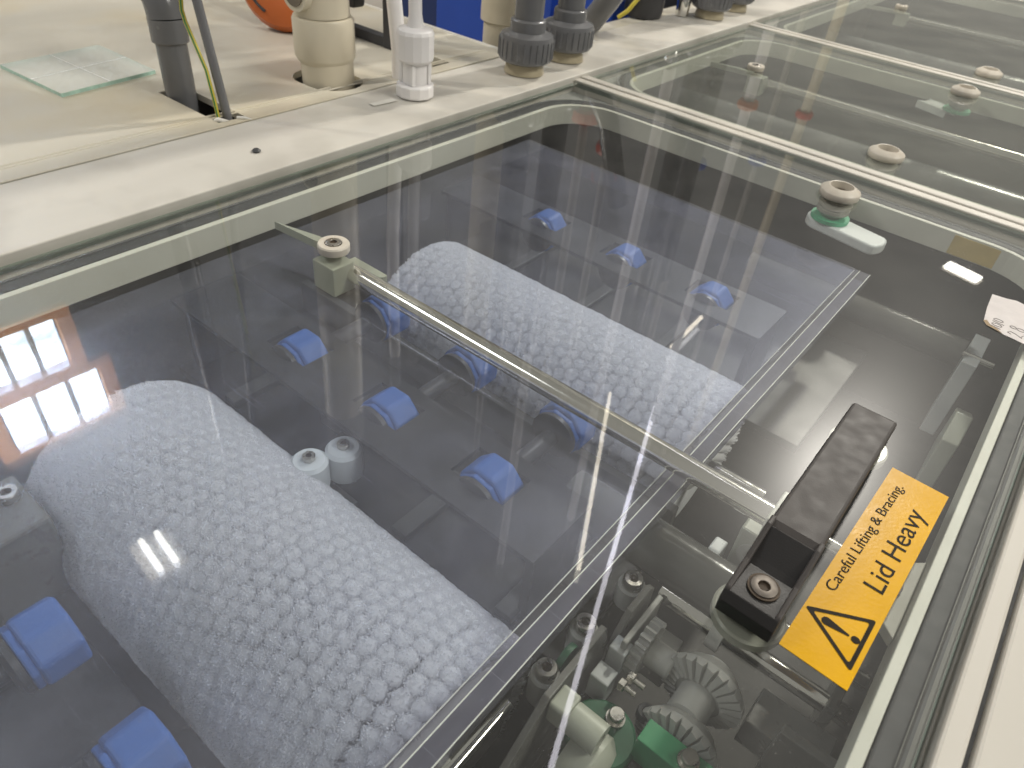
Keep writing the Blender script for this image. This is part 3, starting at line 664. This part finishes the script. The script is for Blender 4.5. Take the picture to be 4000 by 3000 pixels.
cb = tag(part('chrome_bar', 'chrome', None, lambda m: m.cyl((-0.158, 0.655, -0.112), (-0.083, 0.655, -0.112), .012, n=32), smooth=SM), 'short bright chrome bar behind the steel rod near the handle', 'bar')
sh = tag(part('drive_shaft', 'chrome', None, lambda m: m.cyl((-0.115, 0.487, -0.145), (0.09, 0.487, -0.145), .0105, n=32), smooth=SM), 'polished drive shaft running under the foot of the handle', 'shaft')
lr = thing('lower_roller', 'long grey roller tube beyond the farther brush, right of the cover', 'roller', (-0.05, 1.247, -0.15))
part('tube', 'smoke_gloss', lr, lambda m: m.cyl((-0.36, 1.247, -0.152), (0.026, 1.247, -0.152), .024, n=40), smooth=SM)
part('core_pin', 'chrome', lr, lambda m: m.cyl((0.0262, 1.247, -0.152), (0.075, 1.247, -0.152), .006, n=20), smooth=SM)
lb = thing('roller_bracket', 'pale upright plastic bracket holding the end of the far roller', 'bracket', (0.043, 1.24, -0.2))
box_part('post', 'white_pp', lb, 0.030, 0.054, 1.215, 1.325, -0.30, -0.148, bevel=0.001)
part('foot', 'block_pp', lb, lambda m: m.prism([(1.05, -.30), (1.20, -.30), (1.20, -.22), (1.14, -.19), (1.08, -.21)], 'x', 0.060, 0.085), bevel=0.002)  # fan-shaped piece added in place of a pale reflection

# bevel gears
def gear(name, label, cx, cyy, cz, R_, nt, hub_r, hub_l):
    o = thing(name, label, 'gear', (cx, cyy, cz), 'grey plastic gears under the lid')
    part('disc', 'grey_pp', o, lambda m: m.lathe([(hub_r, cyy + .020), (R_ * .72, cyy + .020), (R_ * .98, cyy + .006), (R_ * .98, cyy + .001), (R_ * .55, cyy - .007), (hub_r, cyy - .007)], (cx, 0, cz), 'y', 44), smooth=SM)
    part('hub', 'grey_pp', o, lambda m: m.lathe([(hub_r, cyy + .030), (hub_r, cyy - hub_l), (hub_r * .8, cyy - hub_l - .002), (0, cyy - hub_l - .002)], (cx, 0, cz), 'y', 32), smooth=SM)
    m = MB(); hw0, hw1 = R_ * .56 * PI / nt * .93, R_ * PI / nt * .93
    r0, r1 = R_ * .56, R_ * 1.02
    # tooth lies along +x of its own frame, face towards -y
    m.add([(r0, -.0055, -hw0), (r0, -.0055, hw0), (r1, .003, hw1), (r1, .003, -hw1), (r0, -.0098, -hw0 * .62), (r0, -.0088, hw0 * .80), (r1, -.0030, hw1 * .80), (r1, -.0042, -hw1 * .62)],
          [(3, 2, 1, 0), (4, 5, 6, 7), (0, 1, 5, 4), (1, 2, 6, 5), (2, 3, 7, 6), (3, 0, 4, 7)])
    first = m.build('tooth', 'grey_pp', None)
    first.parent = o
    for q in range(1, nt):
        c = first.copy(); COL.objects.link(c); c.parent = o; c.rotation_euler = (0, 2 * PI * q / nt, 0)
    return o
gear('toothed_gear', 'upper grey plastic toothed gear, right behind the green block', -0.030, 0.424, -0.158, 0.042, 24, 0.019, 0.036)
gear('toothed_gear', 'lower grey plastic toothed gear, half hidden by the green block', -0.024, 0.371, -0.176, 0.041, 24, 0.014, 0.010)
gb = thing('green_block', 'bright green plastic bar with a hexagon bolt', 'block', (-0.018, 0.345, -0.16))
box_part('bar', 'green', gb, -0.0515, 0.012, 0.3295, 0.3535, -0.170, -0.133, bevel=0.0008)
hex_bolt('bolt', gb, (-0.0072, 0.342, -0.1328), .0078, .011)
gf = thing('green_flange', 'dark green flange with a hexagon bolt beside the green bar', 'flange', (-0.08, 0.32, -0.17))
part('flange', 'green_dark', gf, lambda m: m.lathe([(.034, -.19), (.034, -.165), (.031, -.162), (.0, -.162)], (-0.082, 0.326, 0), 'z', 36), smooth=SM)
hex_bolt('bolt', gf, (-0.079, 0.346, -0.1618), .0075, .011)
socket_screw('bolt', gf, (-0.0605, 0.372, -.170), .0085, .010, mat='pvc_dark')
# vertical side plate with two socket bolts and the discs behind it
pl = thing('side_plate', 'upright translucent plate with two socket bolts beside the cover edge', 'plate', (-0.13, 0.34, -0.2))
part('plate', 'smoke_pp', pl, lambda m: m.prism([(.20, -.30), (.40, -.30), (.40, -.150), (.386, -.107), (.294, -.107), (.250, -.150), (.20, -.19)], 'x', -.1325, -.1255), bevel=0.001)
for (y, nm) in ((.322, 'bolt'), (.386, 'bolt')):
    part('boss', 'grey_pp', pl, lambda m: m.lathe([(.0145, -.17), (.0145, -.133), (.0125, -.131), (0, -.131)], (-0.148, y, 0), 'z', 28), smooth=SM)
    socket_screw(nm, pl, (-0.148, y, -.1308), .0105, .012, mat='bolt')
part('green_insert', 'green_dark', pl, lambda m: m.lathe([(.0165, -.147), (.0165, -.140), (0, -.140)], (0, .350, -.137), 'x', 28), smooth=SM)
part('disc', 'grey_pp', pl, lambda m: m.lathe([(.023, -.176), (.023, -.168), (.021, -.166), (0.006, -.166), (0, -.170)], (0, .388, -.128), 'x', 32), smooth=SM)
part('arm', 'smoke_pp', pl, lambda m: m.prism([(.17, -.26), (.30, -.26), (.315, -.150), (.300, -.130), (.270, -.135), (.235, -.180)], 'x', -.185, -.172), bevel=0.003)
# second upright with its own bolt, farther along
p2 = thing('side_plate', 'pale upright plate with one bolt, just right of the cover edge below the rod', 'plate', (-0.125, 0.46, -0.2))
part('plate', 'smoke_pp', p2, lambda m: m.prism([(.405, -.30), (.475, -.30), (.475, -.130), (.462, -.118), (.425, -.118), (.405, -.150)], 'x', -.126, -.119), bevel=0.001)
part('boss', 'grey_pp', p2, lambda m: m.lathe([(.0150, -.17), (.0150, -.142), (0, -.142)], (-0.142, .470, 0), 'z', 28), smooth=SM)
socket_screw('bolt', p2, (-0.142, .470, -.1418), .0110, .012)
# spur gear and its hub on a cross pin
sg = thing('spur_gear', 'small grey spur gear with a hub between the upright plate and the larger gears', 'gear', (-0.09, 0.425, -0.15))
part('disc', 'grey_pp', sg, lambda m: m.lathe([(.0, -.101), (.026, -.101), (.026, -.089), (.0, -.089)], (0, .423, -.152), 'x', 36), smooth=SM)
m = MB(); m.add([(-.0065, -.0028, .0245), (.0055, -.0028, .0245), (.0055, .0028, .0245), (-.0065, .0028, .0245), (-.0065, -.0014, .0315), (.0055, -.0014, .0315), (.0055, .0014, .0315), (-.0065, .0014, .0315)],
      [(0, 3, 2, 1), (4, 5, 6, 7), (0, 1, 5, 4), (1, 2, 6, 5), (2, 3, 7, 6), (3, 0, 4, 7)])
t0 = m.build('tooth', 'grey_pp', None); t0.parent = sg; t0.location = (-.0045, -.002, -.002)
for q in range(1, 20):
    c = t0.copy(); COL.objects.link(c); c.parent = sg; c.rotation_euler = (2 * PI * q / 20, 0, 0)
part('hub', 'grey_pp', sg, lambda m: m.lathe([(.0145, -.0888), (.0145, -.064), (.013, -.062), (0, -.062)], (0, .423, -.152), 'x', 28), smooth=SM)
for i, (x, y) in enumerate(((-.0905, .384), (-.0935, .372))):
    st = tag(part('hex_screw', 'bolt', None, lambda m: (m.lathe([(.0065, 0), (.0065, .006), (.0055, .007), (0, .007)], (x, y, -.150), 'x', 6), m.lathe([(.0028, .007), (.0028, .018), (0, .018)], (x, y, -.150), 'x', 14))),
             ('upper' if i == 0 else 'lower') + ' of two small hexagon screws beside the side plate', 'screw', 'small hexagon screws')
bs = thing('grey_bush', 'grey plastic bush with a square head at the bottom edge', 'bush', (-0.10, 0.30, -0.14))
part('head', 'block_pp', bs, lambda m: m.prism(rrect(.292, .318, -.142, -.112, .004, 4), 'x', -.1250, -.106), bevel=0.002)
part('barrel', 'block_pp', bs, lambda m: m.lathe([(.0150, -.1058), (.0150, -.074), (.0065, -.074), (.0065, -.080), (0, -.080)], (0, .305, -.130), 'x', 28), smooth=SM)
cg = thing('cone_gear', 'pale plastic cone cut off by the bottom edge of the photo', 'gear', (-0.05, 0.30, -0.18))
part('cone', 'block_pp', cg, lambda m: m.lathe([(.036, -.098), (.038, -.090), (.038, -.070), (.030, -.060), (.018, -.056), (.018, -.030), (0, -.030)], (0, .300, -.185), 'x', 36), smooth=SM)
sb = thing('spacer_stack', 'two small white plastic spacers right of the upright plate', 'spacer', (-0.11, 0.37, -0.16))
box_part('spacer', 'white_pp', sb, -0.1205, -0.102, 0.392, 0.410, -0.175, -0.140)
box_part('spacer', 'white_pp', sb, -0.1205, -0.100, 0.362, 0.382, -0.190, -0.152)
gr_ = tag(part('guide_rod', 'chrome', None, lambda m: m.cyl((-0.160, 0.10, -0.150), (-0.160, 0.285, -0.150), .0055, n=20), smooth=SM), 'thin chrome guide rod along the cover edge at the bottom', 'rod')
ap = thing('angle_plate', 'pale plastic angle plate behind the small spur gear', 'plate', (-0.10, 0.46, -0.2))
box_part('web', 'grey_pp', ap, -0.112, -0.106, 0.398, 0.470, -0.24, -0.128)
box_part('foot', 'grey_pp', ap, -0.1055, -0.070, 0.448, 0.470, -0.24, -0.172)
bl = thing('bearing_ring', 'pale bearing ring on the shaft beside the handle foot', 'bearing', (-0.045, 0.487, -0.145))
part('ring', 'grey_pp', bl, lambda m: m.lathe([(.0112, -.052), (.021, -.052), (.021, -.038), (.0112, -.038)], (0, .487, -.145), 'x', 30), smooth=SM)
wsq = tag(part('white_cam', 'white_pp', None, lambda m: m.prism(rrect(.548, .578, -.150, -.118, .008, 5), 'x', -.100, -.086), bevel=0.002), 'small white cam block under the steel rod near the bearing', 'cam')
# plastic brackets at the lower right
br_ = thing('corner_bracket', 'olive plastic bracket plates under the sticker at the lower right', 'bracket', (0.05, 0.46, -0.18))
box_part('plate', 'smoke_pp', br_, 0.016, 0.092, 0.428, 0.472, -0.200, -0.160)
box_part('plate', 'smoke_pp', br_, 0.044, 0.100, 0.416, 0.4275, -0.200, -0.124)
box_part('upright', 'smoke_pp', br_, 0.068, 0.078, 0.473, 0.54, -0.21, -0.13)
tb = thing('hinge_tab', 'white plastic tab with a round notch at the right rail', 'tab', (0.075, 0.55, -0.03))
ix1 = X1 - 0.037
part('tab_plate', 'upstand', tb, lambda m: m.prism([(ix1 - .001, .500), (ix1 - .001, .610), (ix1 - .012, .600), (ix1 - .026, .592), (ix1 - .034, .575), (ix1 - .036, .540), (ix1 - .026, .520), (ix1 - .014, .512)], 'z', -.046, -.034), bevel=0.001)
part('notch_ring', 'pvc_grey', tb, lambda m: m.lathe([(.014, -.0338), (.014, -.031), (.009, -.031), (.009, -.0335)], (ix1 - .024, .556, 0), 'z', 28), smooth=SM)

# rollers in the two farther chambers, hazy through their lids
for k, (y, lb_) in enumerate(((1.72, 'dark roller under the second lid, nearer of two'), (2.10, 'dark roller under the second lid, farther of two'), (2.75, 'dark roller under the third lid, nearer of two'), (3.35, 'dark roller under the third lid, farther of two'))):
    tag(part('dark_roller', 'pvc_grey', None, lambda m: m.cyl((-0.98, y, -.20), (0.12, y, -.20), .05, n=32), smooth=SM), lb_, 'roller', 'rollers in the far chambers')
inn = tag(part('bay_partition', 'upstand', None, lambda m: m.box(-0.86, -0.80, 1.56, 1.68, -0.20, -0.06), bevel=0.002), 'pale plastic partition in the corner under the second lid', 'partition')

# ------------------------------------------------------------------ on the deck
D0 = DT + 0.0004
gt = thing('glass_tile', 'square glass tile with green edges and a white cross lying on the deck', 'glass tile', (-1.503, 0.613, DT))
c4 = [(-1.589, .509), (-1.388, .523), (-1.417, .713), (-1.616, .707)]
m = MB(); m.prism(c4, 'z', D0 + .0004, D0 + .0068); m.mi = [2, 0, 1, 1, 1, 1]
m.build('pane', ['tile_pane', 'tile_edge', 'clear_under'], gt)
def line(a, b, w_):
    a, b = Vector((*a, D0 + .0072)), Vector((*b, D0 + .0072)); d = (b - a).normalized(); n = Vector((-d.y, d.x, 0)) * w_
    return [a - n, b - n, b + n, a + n]
mid = lambda p, q, t=.5: (p[0] * (1 - t) + q[0] * t, p[1] * (1 - t) + q[1] * t)
part('cross_line', 'line_and_glint', gt, lambda m: m.add(line(mid(c4[0], c4[1], .52), mid(c4[3], c4[2], .5), .0016), [(0, 1, 2, 3)]))
part('cross_line', 'line_and_glint', gt, lambda m: m.add(line(mid(c4[0], c4[3], .48), mid(c4[1], c4[2], .5), .0012), [(0, 1, 2, 3)]))

# grey elbow pipe standing in the slot
ep = thing('elbow_pipe', 'dark grey plastic elbow pipe rising from a slot in the deck', 'pipe', (-1.285, 0.69, -0.1))
def bend(p0, axis_v, turn, R_, n=8):  # quarter-ish arc starting along axis_v turning towards `turn`
    p0 = Vector(p0); a = Vector(axis_v).normalized(); t = Vector(turn).normalized()
    return [p0 + a * R_ * math.sin(q) + t * R_ * (1 - math.cos(q)) for q in [PI / 2.3 * i / n for i in range(n + 1)]]
ax = Vector((-.06, .03, 1)).normalized(); b0 = Vector((-1.2970, .692, 0.0))
part('pipe', 'pvc_grey', ep, lambda m: m.tube([b0 - ax * .2, b0 + ax * .105], .0265, 36), smooth=SM)
part('socket', 'pvc_grey', ep, lambda m: m.tube([b0 + ax * .099, b0 + ax * .101, b0 + ax * .138], [.0295, .0315, .0315], 36), smooth=SM)
eb = bend(b0 + ax * .1375, ax, (-1, .15, .12), .050)
part('elbow', 'pvc_grey', ep, lambda m: m.tube(eb, .0310, 36), smooth=SM)
ed = (eb[-1] - eb[-2]).normalized()
part('pipe_run', 'pvc_grey', ep, lambda m: m.tube([eb[-1] + ed * .001, eb[-1] + ed * .05], .0335, 36), smooth=SM)
part('pipe_run', 'pvc_grey', ep, lambda m: m.tube([eb[-1] + ed * .0505, eb[-1] + ed * .10, eb[-1] + ed * .12 + Vector((-.01, 0, .02)), eb[-1] + ed * .13 + Vector((-.01, 0, .05)), eb[-1] + ed * .13 + Vector((-.01, 0, .9))], .0265, 32), smooth=SM)
tag(part('grey_rod', 'pvc_grey', None, lambda m: m.tube([(-1.150, .692, -.12), (-1.158, .694, .012), (-1.199, .697, .19), (-1.32, .72, .9)], .0078, 24), smooth=SM), 'slim grey conduit leaning beside the elbow pipe', 'conduit')
ew = thing('earth_wire', 'yellow and green striped wire running into the deck slot', 'wire', (-1.16, .68, 0))
wp = [(-1.150, .676, -.06), (-1.158, .677, .006), (-1.166, .679, .04), (-1.180, .682, .085), (-1.205, .683, .125), (-1.222, .684, .150), (-1.229, .685, .168), (-1.226, .686, .19), (-1.23, .70, .5)]
part('yellow_sheath', 'wire_yellow', ew, lambda m: m.tube(wp, .0033, 12), smooth=SM)
part('green_stripe', 'wire_green', ew, lambda m: m.tube([(p[0] + .0015, p[1] - .0017, p[2]) for p in wp], .0017, 8), smooth=SM)
part('green_stripe', 'wire_green', ew, lambda m: m.tube([(p[0] - .0023, p[1] + .0004, p[2]) for p in wp], .0015, 8), smooth=SM)

# large cream pipe with coupling
bpx, bpy_ = -1.214, 0.964
cp = thing('cream_pipe', 'large cream pipe with a thick coupling standing in an oval opening', 'pipe', (bpx, bpy_, -0.1))
part('pipe', 'pvc_cream', cp, lambda m: m.cyl((bpx + .012, bpy_, -.25), (bpx, bpy_, .062), .0515, n=48), smooth=SM)
part('coupling', 'pvc_cream', cp, lambda m: m.lathe([(.0530, .048), (.0565, .054), (.0590, .060), (.0590, .124), (.0560, .130), (.0525, .131)], (bpx - .003, bpy_, 0), 'z', 48), smooth=SM)
part('pipe', 'pvc_cream', cp, lambda m: m.cyl((bpx - .004, bpy_, .131), (bpx - .030, bpy_, .9), .0525, n=48), smooth=SM)
part('branch', 'pvc_cream', cp, lambda m: m.lathe([(.036, -.062), (.036, -.046)], (bpx - .006, bpy_, .178), 'y', 36), smooth=SM)
m = MB(); m.lathe([(.027, -.064), (.027, -.0622)], (bpx - .006, bpy_, .178), 'y', 30); m.build('branch_bore', 'hole_brown', cp)

# orange handwheel behind it, on a dark spindle held by the frame
oh = thing('orange_wheel', 'orange round cover with black stripe behind the cream pipe', 'valve cover', (-1.60, 1.15, .075))
oc = Vector((-1.555, 1.15, .108))
def tilt(m, n, c): 
    q = Vector(n).normalized().to_track_quat('Z', 'Y').to_matrix().to_4x4(); T = Matrix.Translation(c) @ q
    m.v = [tuple(T @ Vector(p)) for p in m.v]
m = MB(); m.lathe([(.0, .0), (.095, .0), (.108, .012), (.112, .030), (.104, .046), (.075, .054), (.055, .050)], (0, 0, 0), 'z', 48); tilt(m, (.45, -.75, .35), oc); m.build('shell', 'orange', oh, smooth=SM)
m = MB(); m.lathe([(.055, .047), (.050, .0485), (0, .044)], (0, 0, 0), 'z', 40); tilt(m, (.45, -.75, .35), oc); m.build('recess', 'rust_recess', oh, smooth=SM)
m = MB(); m.tube([(.086 * math.cos(a), .086 * math.sin(a), .0525) for a in [3.35 + .9 * i / 10 for i in range(11)]], .0032, 8); tilt(m, (.45, -.75, .35), oc); m.build('stripe', 'gasket', oh, smooth=SM)
part('spindle', 'black_metal', oh, lambda m: m.tube([oc + Vector((-.03, .06, 0)), oc + Vector((-.18, .10, .02)), oc + Vector((-.5, .12, .02))], .014, 20), smooth=SM)
part('stand', 'black_metal', oh, lambda m: m.box(-1.795, -1.765, 1.205, 1.235, DT + .0003, .13))

# black frame on the deck
bf = thing('tube_stand', 'black square tube frame standing on the deck behind the cream pipe', 'frame', (-1.37, 1.22, DT))
box_part('bottom_bar', 'black_metal', bf, -1.47, -1.3155, 1.210, 1.236, DT + .0004, .034)
box_part('post', 'black_metal', bf, -1.315, -1.285, 1.208, 1.238, DT + .0004, .75)
box_part('post', 'black_metal', bf, -1.497, -1.4705, 1.208, 1.238, DT + .0004, .75)
part('clamp', 'pvc_dark', bf, lambda m: (m.box(-1.465, -1.405, 1.20, 1.24, .075, .16), m.box(-1.43, -1.39, 1.195, 1.235, .10, .14)), bevel=0.008, seg=3)
# white flow fitting with tubes
vx, vy = -1.043, 1.040
wf = thing('white_fitting', 'milky white plastic hose fitting with a clear tube on top', 'fitting', (vx, vy, DT))
n8 = 8
part('base_nut', 'natural_white', wf, lambda m: m.lathe([(.036, DT + .0005), (.0375, .016), (.0375, .034), (.034, .037)], (vx, vy, 0), 'z', 12), smooth=0.3, bevel=0.0015)
part('body', 'natural_white', wf, lambda m: m.lathe([(.0245, .0371), (.0245, .076)], (vx, vy, 0), 'z', 32), smooth=SM)
for a in range(4): part('rib', 'natural_white', wf, lambda m: m.box(vx + .0262 * math.cos(a * PI / 2 + .6) - .004, vx + .0262 * math.cos(a * PI / 2 + .6) + .004, vy + .0262 * math.sin(a * PI / 2 + .6) - .004, vy + .0262 * math.sin(a * PI / 2 + .6) + .004, .0372, .0758))
part('top_nut', 'natural_white', wf, lambda m: m.lathe([(.030, .0762), (.036, .083), (.036, .128), (.033, .135), (.018, .139)], (vx, vy, 0), 'z', 14), smooth=0.3, bevel=0.0015)
part('tube', 'natural_white', wf, lambda m: m.tube([(vx, vy, .137), (vx, vy, .16), (vx - .003, vy, .24), (vx - .005, vy + .002, .55)], [.0165, .0125, .0125, .0125], 24), smooth=SM)
tag(part('white_hose', 'natural_white', None, lambda m: m.tube([(-1.139, 1.09, -.02), (-1.1445, 1.095, .06), (-1.163, 1.10, .152), (-1.20, 1.12, .4), (-1.23, 1.15, .8)], .0155, 20), smooth=SM), 'white hose rising behind the milky fitting', 'hose')
ml = tag(part('printed_label', 'sealant', None, lambda m: m.prism([(-1.060, .935), (-1.045, .933), (-1.040, .990), (-1.056, .990)], 'z', DT + .0002, DT + .0008)), 'small white printed strip on the deck before the fitting', 'label')

# union couplings
def union(name, label, x, y, sc_=1.0, top=0.85, red=None):
    o = thing(name, label, 'pipe union', (x, y, DT), 'grey pipe unions along the deck strip')
    part('base', 'union_base', o, lambda m: m.lathe([(.045 * sc_, DT + .0005), (.041 * sc_, .034 * sc_)], (x, y, 0), 'z', 36), smooth=SM)
    nutp = [(.046 * sc_, .0345 * sc_), (.057 * sc_, .040 * sc_), (.0595 * sc_, .046 * sc_), (.0595 * sc_, .084 * sc_), (.057 * sc_, .092 * sc_), (.042 * sc_, .098 * sc_), (.0385 * sc_, .099 * sc_)]
    nut = part('union_nut', 'pvc_grey', o, lambda m: m.lathe(nutp, (x, y, 0), 'z', 44), smooth=SM)
    m = MB(); 
    for q in range(26):
        a = 2 * PI * q / 26; m.tube([(x + .0598 * sc_ * math.cos(a), y + .0598 * sc_ * math.sin(a), z_ * sc_) for z_ in (.046, .084)], .0019 * sc_, 6)
    m.build('grip_rib', 'pvc_grey', nut, smooth=SM, props={'kind': 'stuff'})
    part('collar', 'pvc_grey', o, lambda m: m.lathe([(.0385 * sc_, .0993 * sc_), (.0385 * sc_, .119 * sc_), (.036 * sc_, .122 * sc_), (.0325 * sc_, .123 * sc_)], (x, y, 0), 'z', 36), smooth=SM)
    part('pipe', 'pvc_grey', o, lambda m: m.cyl((x, y, .1235 * sc_), (x - .004, y, top), .0315 * sc_, n=32), smooth=SM)
    if red:
        part('valve_handle', red[0], o, lambda m: m.box(x - .05, x + .05, y - .022, y + .022, red[1] - .02, red[1] + .02), bevel=0.008, seg=3)
    return o
union('pipe_union', 'nearer dark grey pipe union with ribbed nut on the deck strip', -1.014, 1.352)
union('pipe_union', 'second dark grey pipe union, just behind the nearer one', -1.022, 1.520)
union('pipe_union', 'dark grey pipe union at the top edge, nearer of the far pair', -1.030, 2.290, top=1.0)
union('pipe_union', 'dark grey pipe union at the top edge, farther of the far pair', -1.036, 2.470, top=1.0)
# cream stand pipe behind, clear-sleeved hose, plug, tap
c3 = thing('cream_standpipe', 'cream stand pipe with a sleeve behind the pipe unions', 'pipe', (-1.225, 1.53, -.5))
part('pipe', 'pvc_cream', c3, lambda m: m.cyl((-1.222, 1.53, -.89), (-1.225, 1.53, .06), .0500, n=40), smooth=SM)
part('sleeve', 'pvc_cream', c3, lambda m: m.lathe([(.0505, .048), (.0560, .052), (.0560, .20), (.052, .205)], (-1.228, 1.53, 0), 'z', 40), smooth=SM)
part('pipe', 'pvc_cream', c3, lambda m: m.cyl((-1.228, 1.53, .2055), (-1.24, 1.53, .95), .0505, n=40), smooth=SM)
gh = tag(part('grey_hose', 'pvc_grey', None, lambda m: m.tube([(-1.150, 1.80, DT + .01), (-1.118, 1.77, .045), (-1.072, 1.76, .105), (-1.02, 1.78, .20), (-.98, 1.85, .45)], .030, 24), smooth=SM), 'glossy grey hose leaning behind the unions', 'hose')
bc = thing('black_plug', 'black cable plug with a yellow cable at the top edge', 'plug', (-1.19, 2.12, DT))
part('body', 'pvc_dark', bc, lambda m: m.lathe([(.055, DT + .001), (.058, .03), (.058, .07), (.048, .075), (.048, .14)], (-1.155, 2.10, 0), 'z', 28), smooth=SM)
part('cable', 'wire_yellow', bc, lambda m: m.tube([(-1.165, 1.98, DT + .006), (-1.140, 1.985, .04), (-1.118, 2.0, .08), (-1.10, 2.03, .15)], .006, 10), smooth=SM)
tp = thing('chrome_tap', 'small chrome tap spout on the deck strip at the top edge', 'tap', (-1.088, 2.23, DT))
part('spout', 'chrome', tp, lambda m: m.tube([(-1.088, 2.22, DT + .0005), (-1.088, 2.22, .045), (-1.092, 2.225, .07), (-1.105, 2.25, .12)], [.019, .021, .026, .024], 24), smooth=SM)
# blue cabinet and dark cabinet behind the deck
cb2 = thing('blue_cabinet', 'blue metal cabinet standing behind the deck', 'cabinet', (-1.9, 2.5, -.9))
part('front', 'blue_paint', cb2, lambda m: m.box(-2.095, -1.56, 2.20, 2.75, -.899, .10), bevel=0.004)
part('side_panel', 'blue_dark', cb2, lambda m: m.box(-2.30, -2.097, 2.206, 2.75, -.899, .10), bevel=0.003)
bk = tag(part('pump_box', 'blue_paint', None, lambda m: m.box(-1.40, -1.22, 2.02, 2.30, -.899, .05), bevel=0.01), 'small blue box low behind the black plug', 'box')
dk = tag(part('black_control_box', 'black_metal', None, lambda m: m.box(-1.50, -1.20, 2.45, 2.85, -.899, .22), bevel=0.01), 'black control box behind the deck at the top edge', 'box')
# risers added beyond the deck edge, to be mirrored as upright streaks in the far lids
RIS = [(-1.30, 1.66, .9, .012, 'grey_conduit', None, 'thin pale riser just behind the cream stand pipe'), (-1.30, 1.95, 1.4, .020, 'natural_white', None, 'white riser beside the small blue box'),
       (-1.30, 2.105, .8, .016, 'grey_conduit', ('red', .331), 'riser with the lower red valve handle'), (-1.30, 2.302, .95, .016, 'grey_conduit', ('red', .493), 'riser with the higher red valve handle'),
       (-1.27, 2.60, 1.5, .022, 'natural_white', None, 'white riser beside the black control box'), (-1.27, 2.95, 1.6, .014, 'pvc_grey', None, 'grey riser beyond the black control box'),
       (-1.29, 3.122, 1.2, .018, 'grey_conduit', ('blue_paint', .764), 'riser with a blue valve handle'), (-1.25, 3.45, 1.7, .025, 'natural_white', ('orange', .55), 'white riser with an orange valve handle'),
       (-1.27, 3.9, 1.7, .016, 'grey_conduit', ('blue_paint', .95), 'far riser with a blue valve handle'), (-1.25, 4.4, 1.9, .028, 'pvc_cream', ('red', .8), 'farthest cream riser with a red valve handle')]
for (x, y, h, r, mt, val, lb_) in RIS:
    o = thing('riser_pipe', lb_ + ', out of frame above the deck', 'pipe', (x, y, -.9), 'riser pipes behind the deck')
    part('pipe', mt, o, lambda m: m.cyl((x, y, -.899), (x, y, h * 1.9), r, n=20), smooth=SM)
    if val: part('valve_handle', val[0], o, lambda m: m.lathe([(r * 1.02, val[1] - .02), (.045, val[1] - .018), (.05, val[1]), (.045, val[1] + .018), (r * 1.02, val[1] + .02)], (x, y, 0), 'z', 24), smooth=SM)
# dark speck of grit
tag(part('grit_speck', 'gasket', None, lambda m: m.lathe([(.006, DT - .001), (.0075, DT + .001), (.004, DT + .004), (0, DT + .0045)], (-1.002, .642, 0), 'z', 9)), 'small dark speck of grit on the deck strip', 'speck')

# ------------------------------------------------------------------ lamps and window of the hall, and added glowing tubes (seen as reflections in the lids)
def fixture(label, cx, cyy, z, l, n=2, gap=.2, w_=.07, ang=0, mat='tube_glow'):
    o = thing('ceiling_light', label, 'lamp', (cx, cyy, z), 'ceiling lights reflected in the lids'); o.rotation_euler = (0, 0, ang)
    for q in range(n):
        off = (q - (n - 1) / 2) * gap
        m = MB(); m.cyl((-l / 2, off, 0), (l / 2, off, 0), w_ / 2, n=16); t_ = m.build('tube', mat, None, smooth=SM); t_.parent = o
    m = MB(); m.box(-l / 2 - .05, l / 2 + .05, -gap * n / 2 - .05, gap * n / 2 + .05, .06, .10); h = m.build('housing', 'rail', None); h.parent = o
    return o
S_ = 15 / 6.2
fixture('twin tube ceiling light mirrored as two bars over the near brush', -2.58 * S_, .785 * S_, 7.0, .55, 2, .19, .07, -.12)
fixture('ceiling light mirrored as a bright bar near the paper label', -.20 * S_, 7.40 * S_, 7.0, .75, 3, .10, .10, -.25)
def strip(label, a, b, r, mat):  # glowing tubes added overhead to give streaks in the lid
    tag(part('streak_tube', mat, None, lambda m: m.cyl(a, b, r, n=14), smooth=SM), label, 'lamp', 'glowing tubes added for streaks in the lid')
strip('long glowing tube added and mirrored as a pale streak crossing the steel rod', (-1.316, 3.58, 2.6), (-.46, 1.267, 2.6), .013, 'strip_glow')
strip('glowing tube added and mirrored as a warm streak left of the pale one', (-1.614, 3.481, 2.6), (-.944, 2.156, 2.6), .012, 'strip_warm')
strip('short glowing tube added and mirrored beyond the farther brush', (-1.61, 4.811, 2.6), (-1.58, 4.269, 2.6), .016, 'strip_warm')
wn = thing('hall_window', 'bright window with wooden frame mirrored at the left of the lid', 'window', (-8, 2.0, 4.4))
for (y0, y1, z0, z1) in ((1.30, 2.24, 4.62, 5.24), (1.34, 2.50, 5.48, 6.12)):
    f = part('sash', 'window_wood', wn, lambda m: (m.box(-8.06, -7.98, y0 - .16, y1 + .16, z0 - .12, z0 - .001), m.box(-8.06, -7.98, y0 - .16, y1 + .16, z1 + .001, z1 + .12), m.box(-8.06, -7.98, y0 - .16, y0 - .001, z0, z1), m.box(-8.06, -7.98, y1 + .001, y1 + .16, z0, z1)))
    k = 3
    for q in range(k):
        a = y0 + (y1 - y0) * q / k + .03; b = y0 + (y1 - y0) * (q + 1) / k - .03
        part('window_pane', 'window_glow', wn, lambda m: m.box(-8.04, -8.02, a, b, z0 + .02, z1 - .02))
    part('mullion', 'grey_conduit', f, lambda m: [m.box(-8.05, -8.0, y0 + (y1 - y0) * q / k - .028, y0 + (y1 - y0) * q / k + .028, z0, z1) for q in (1, 2)])
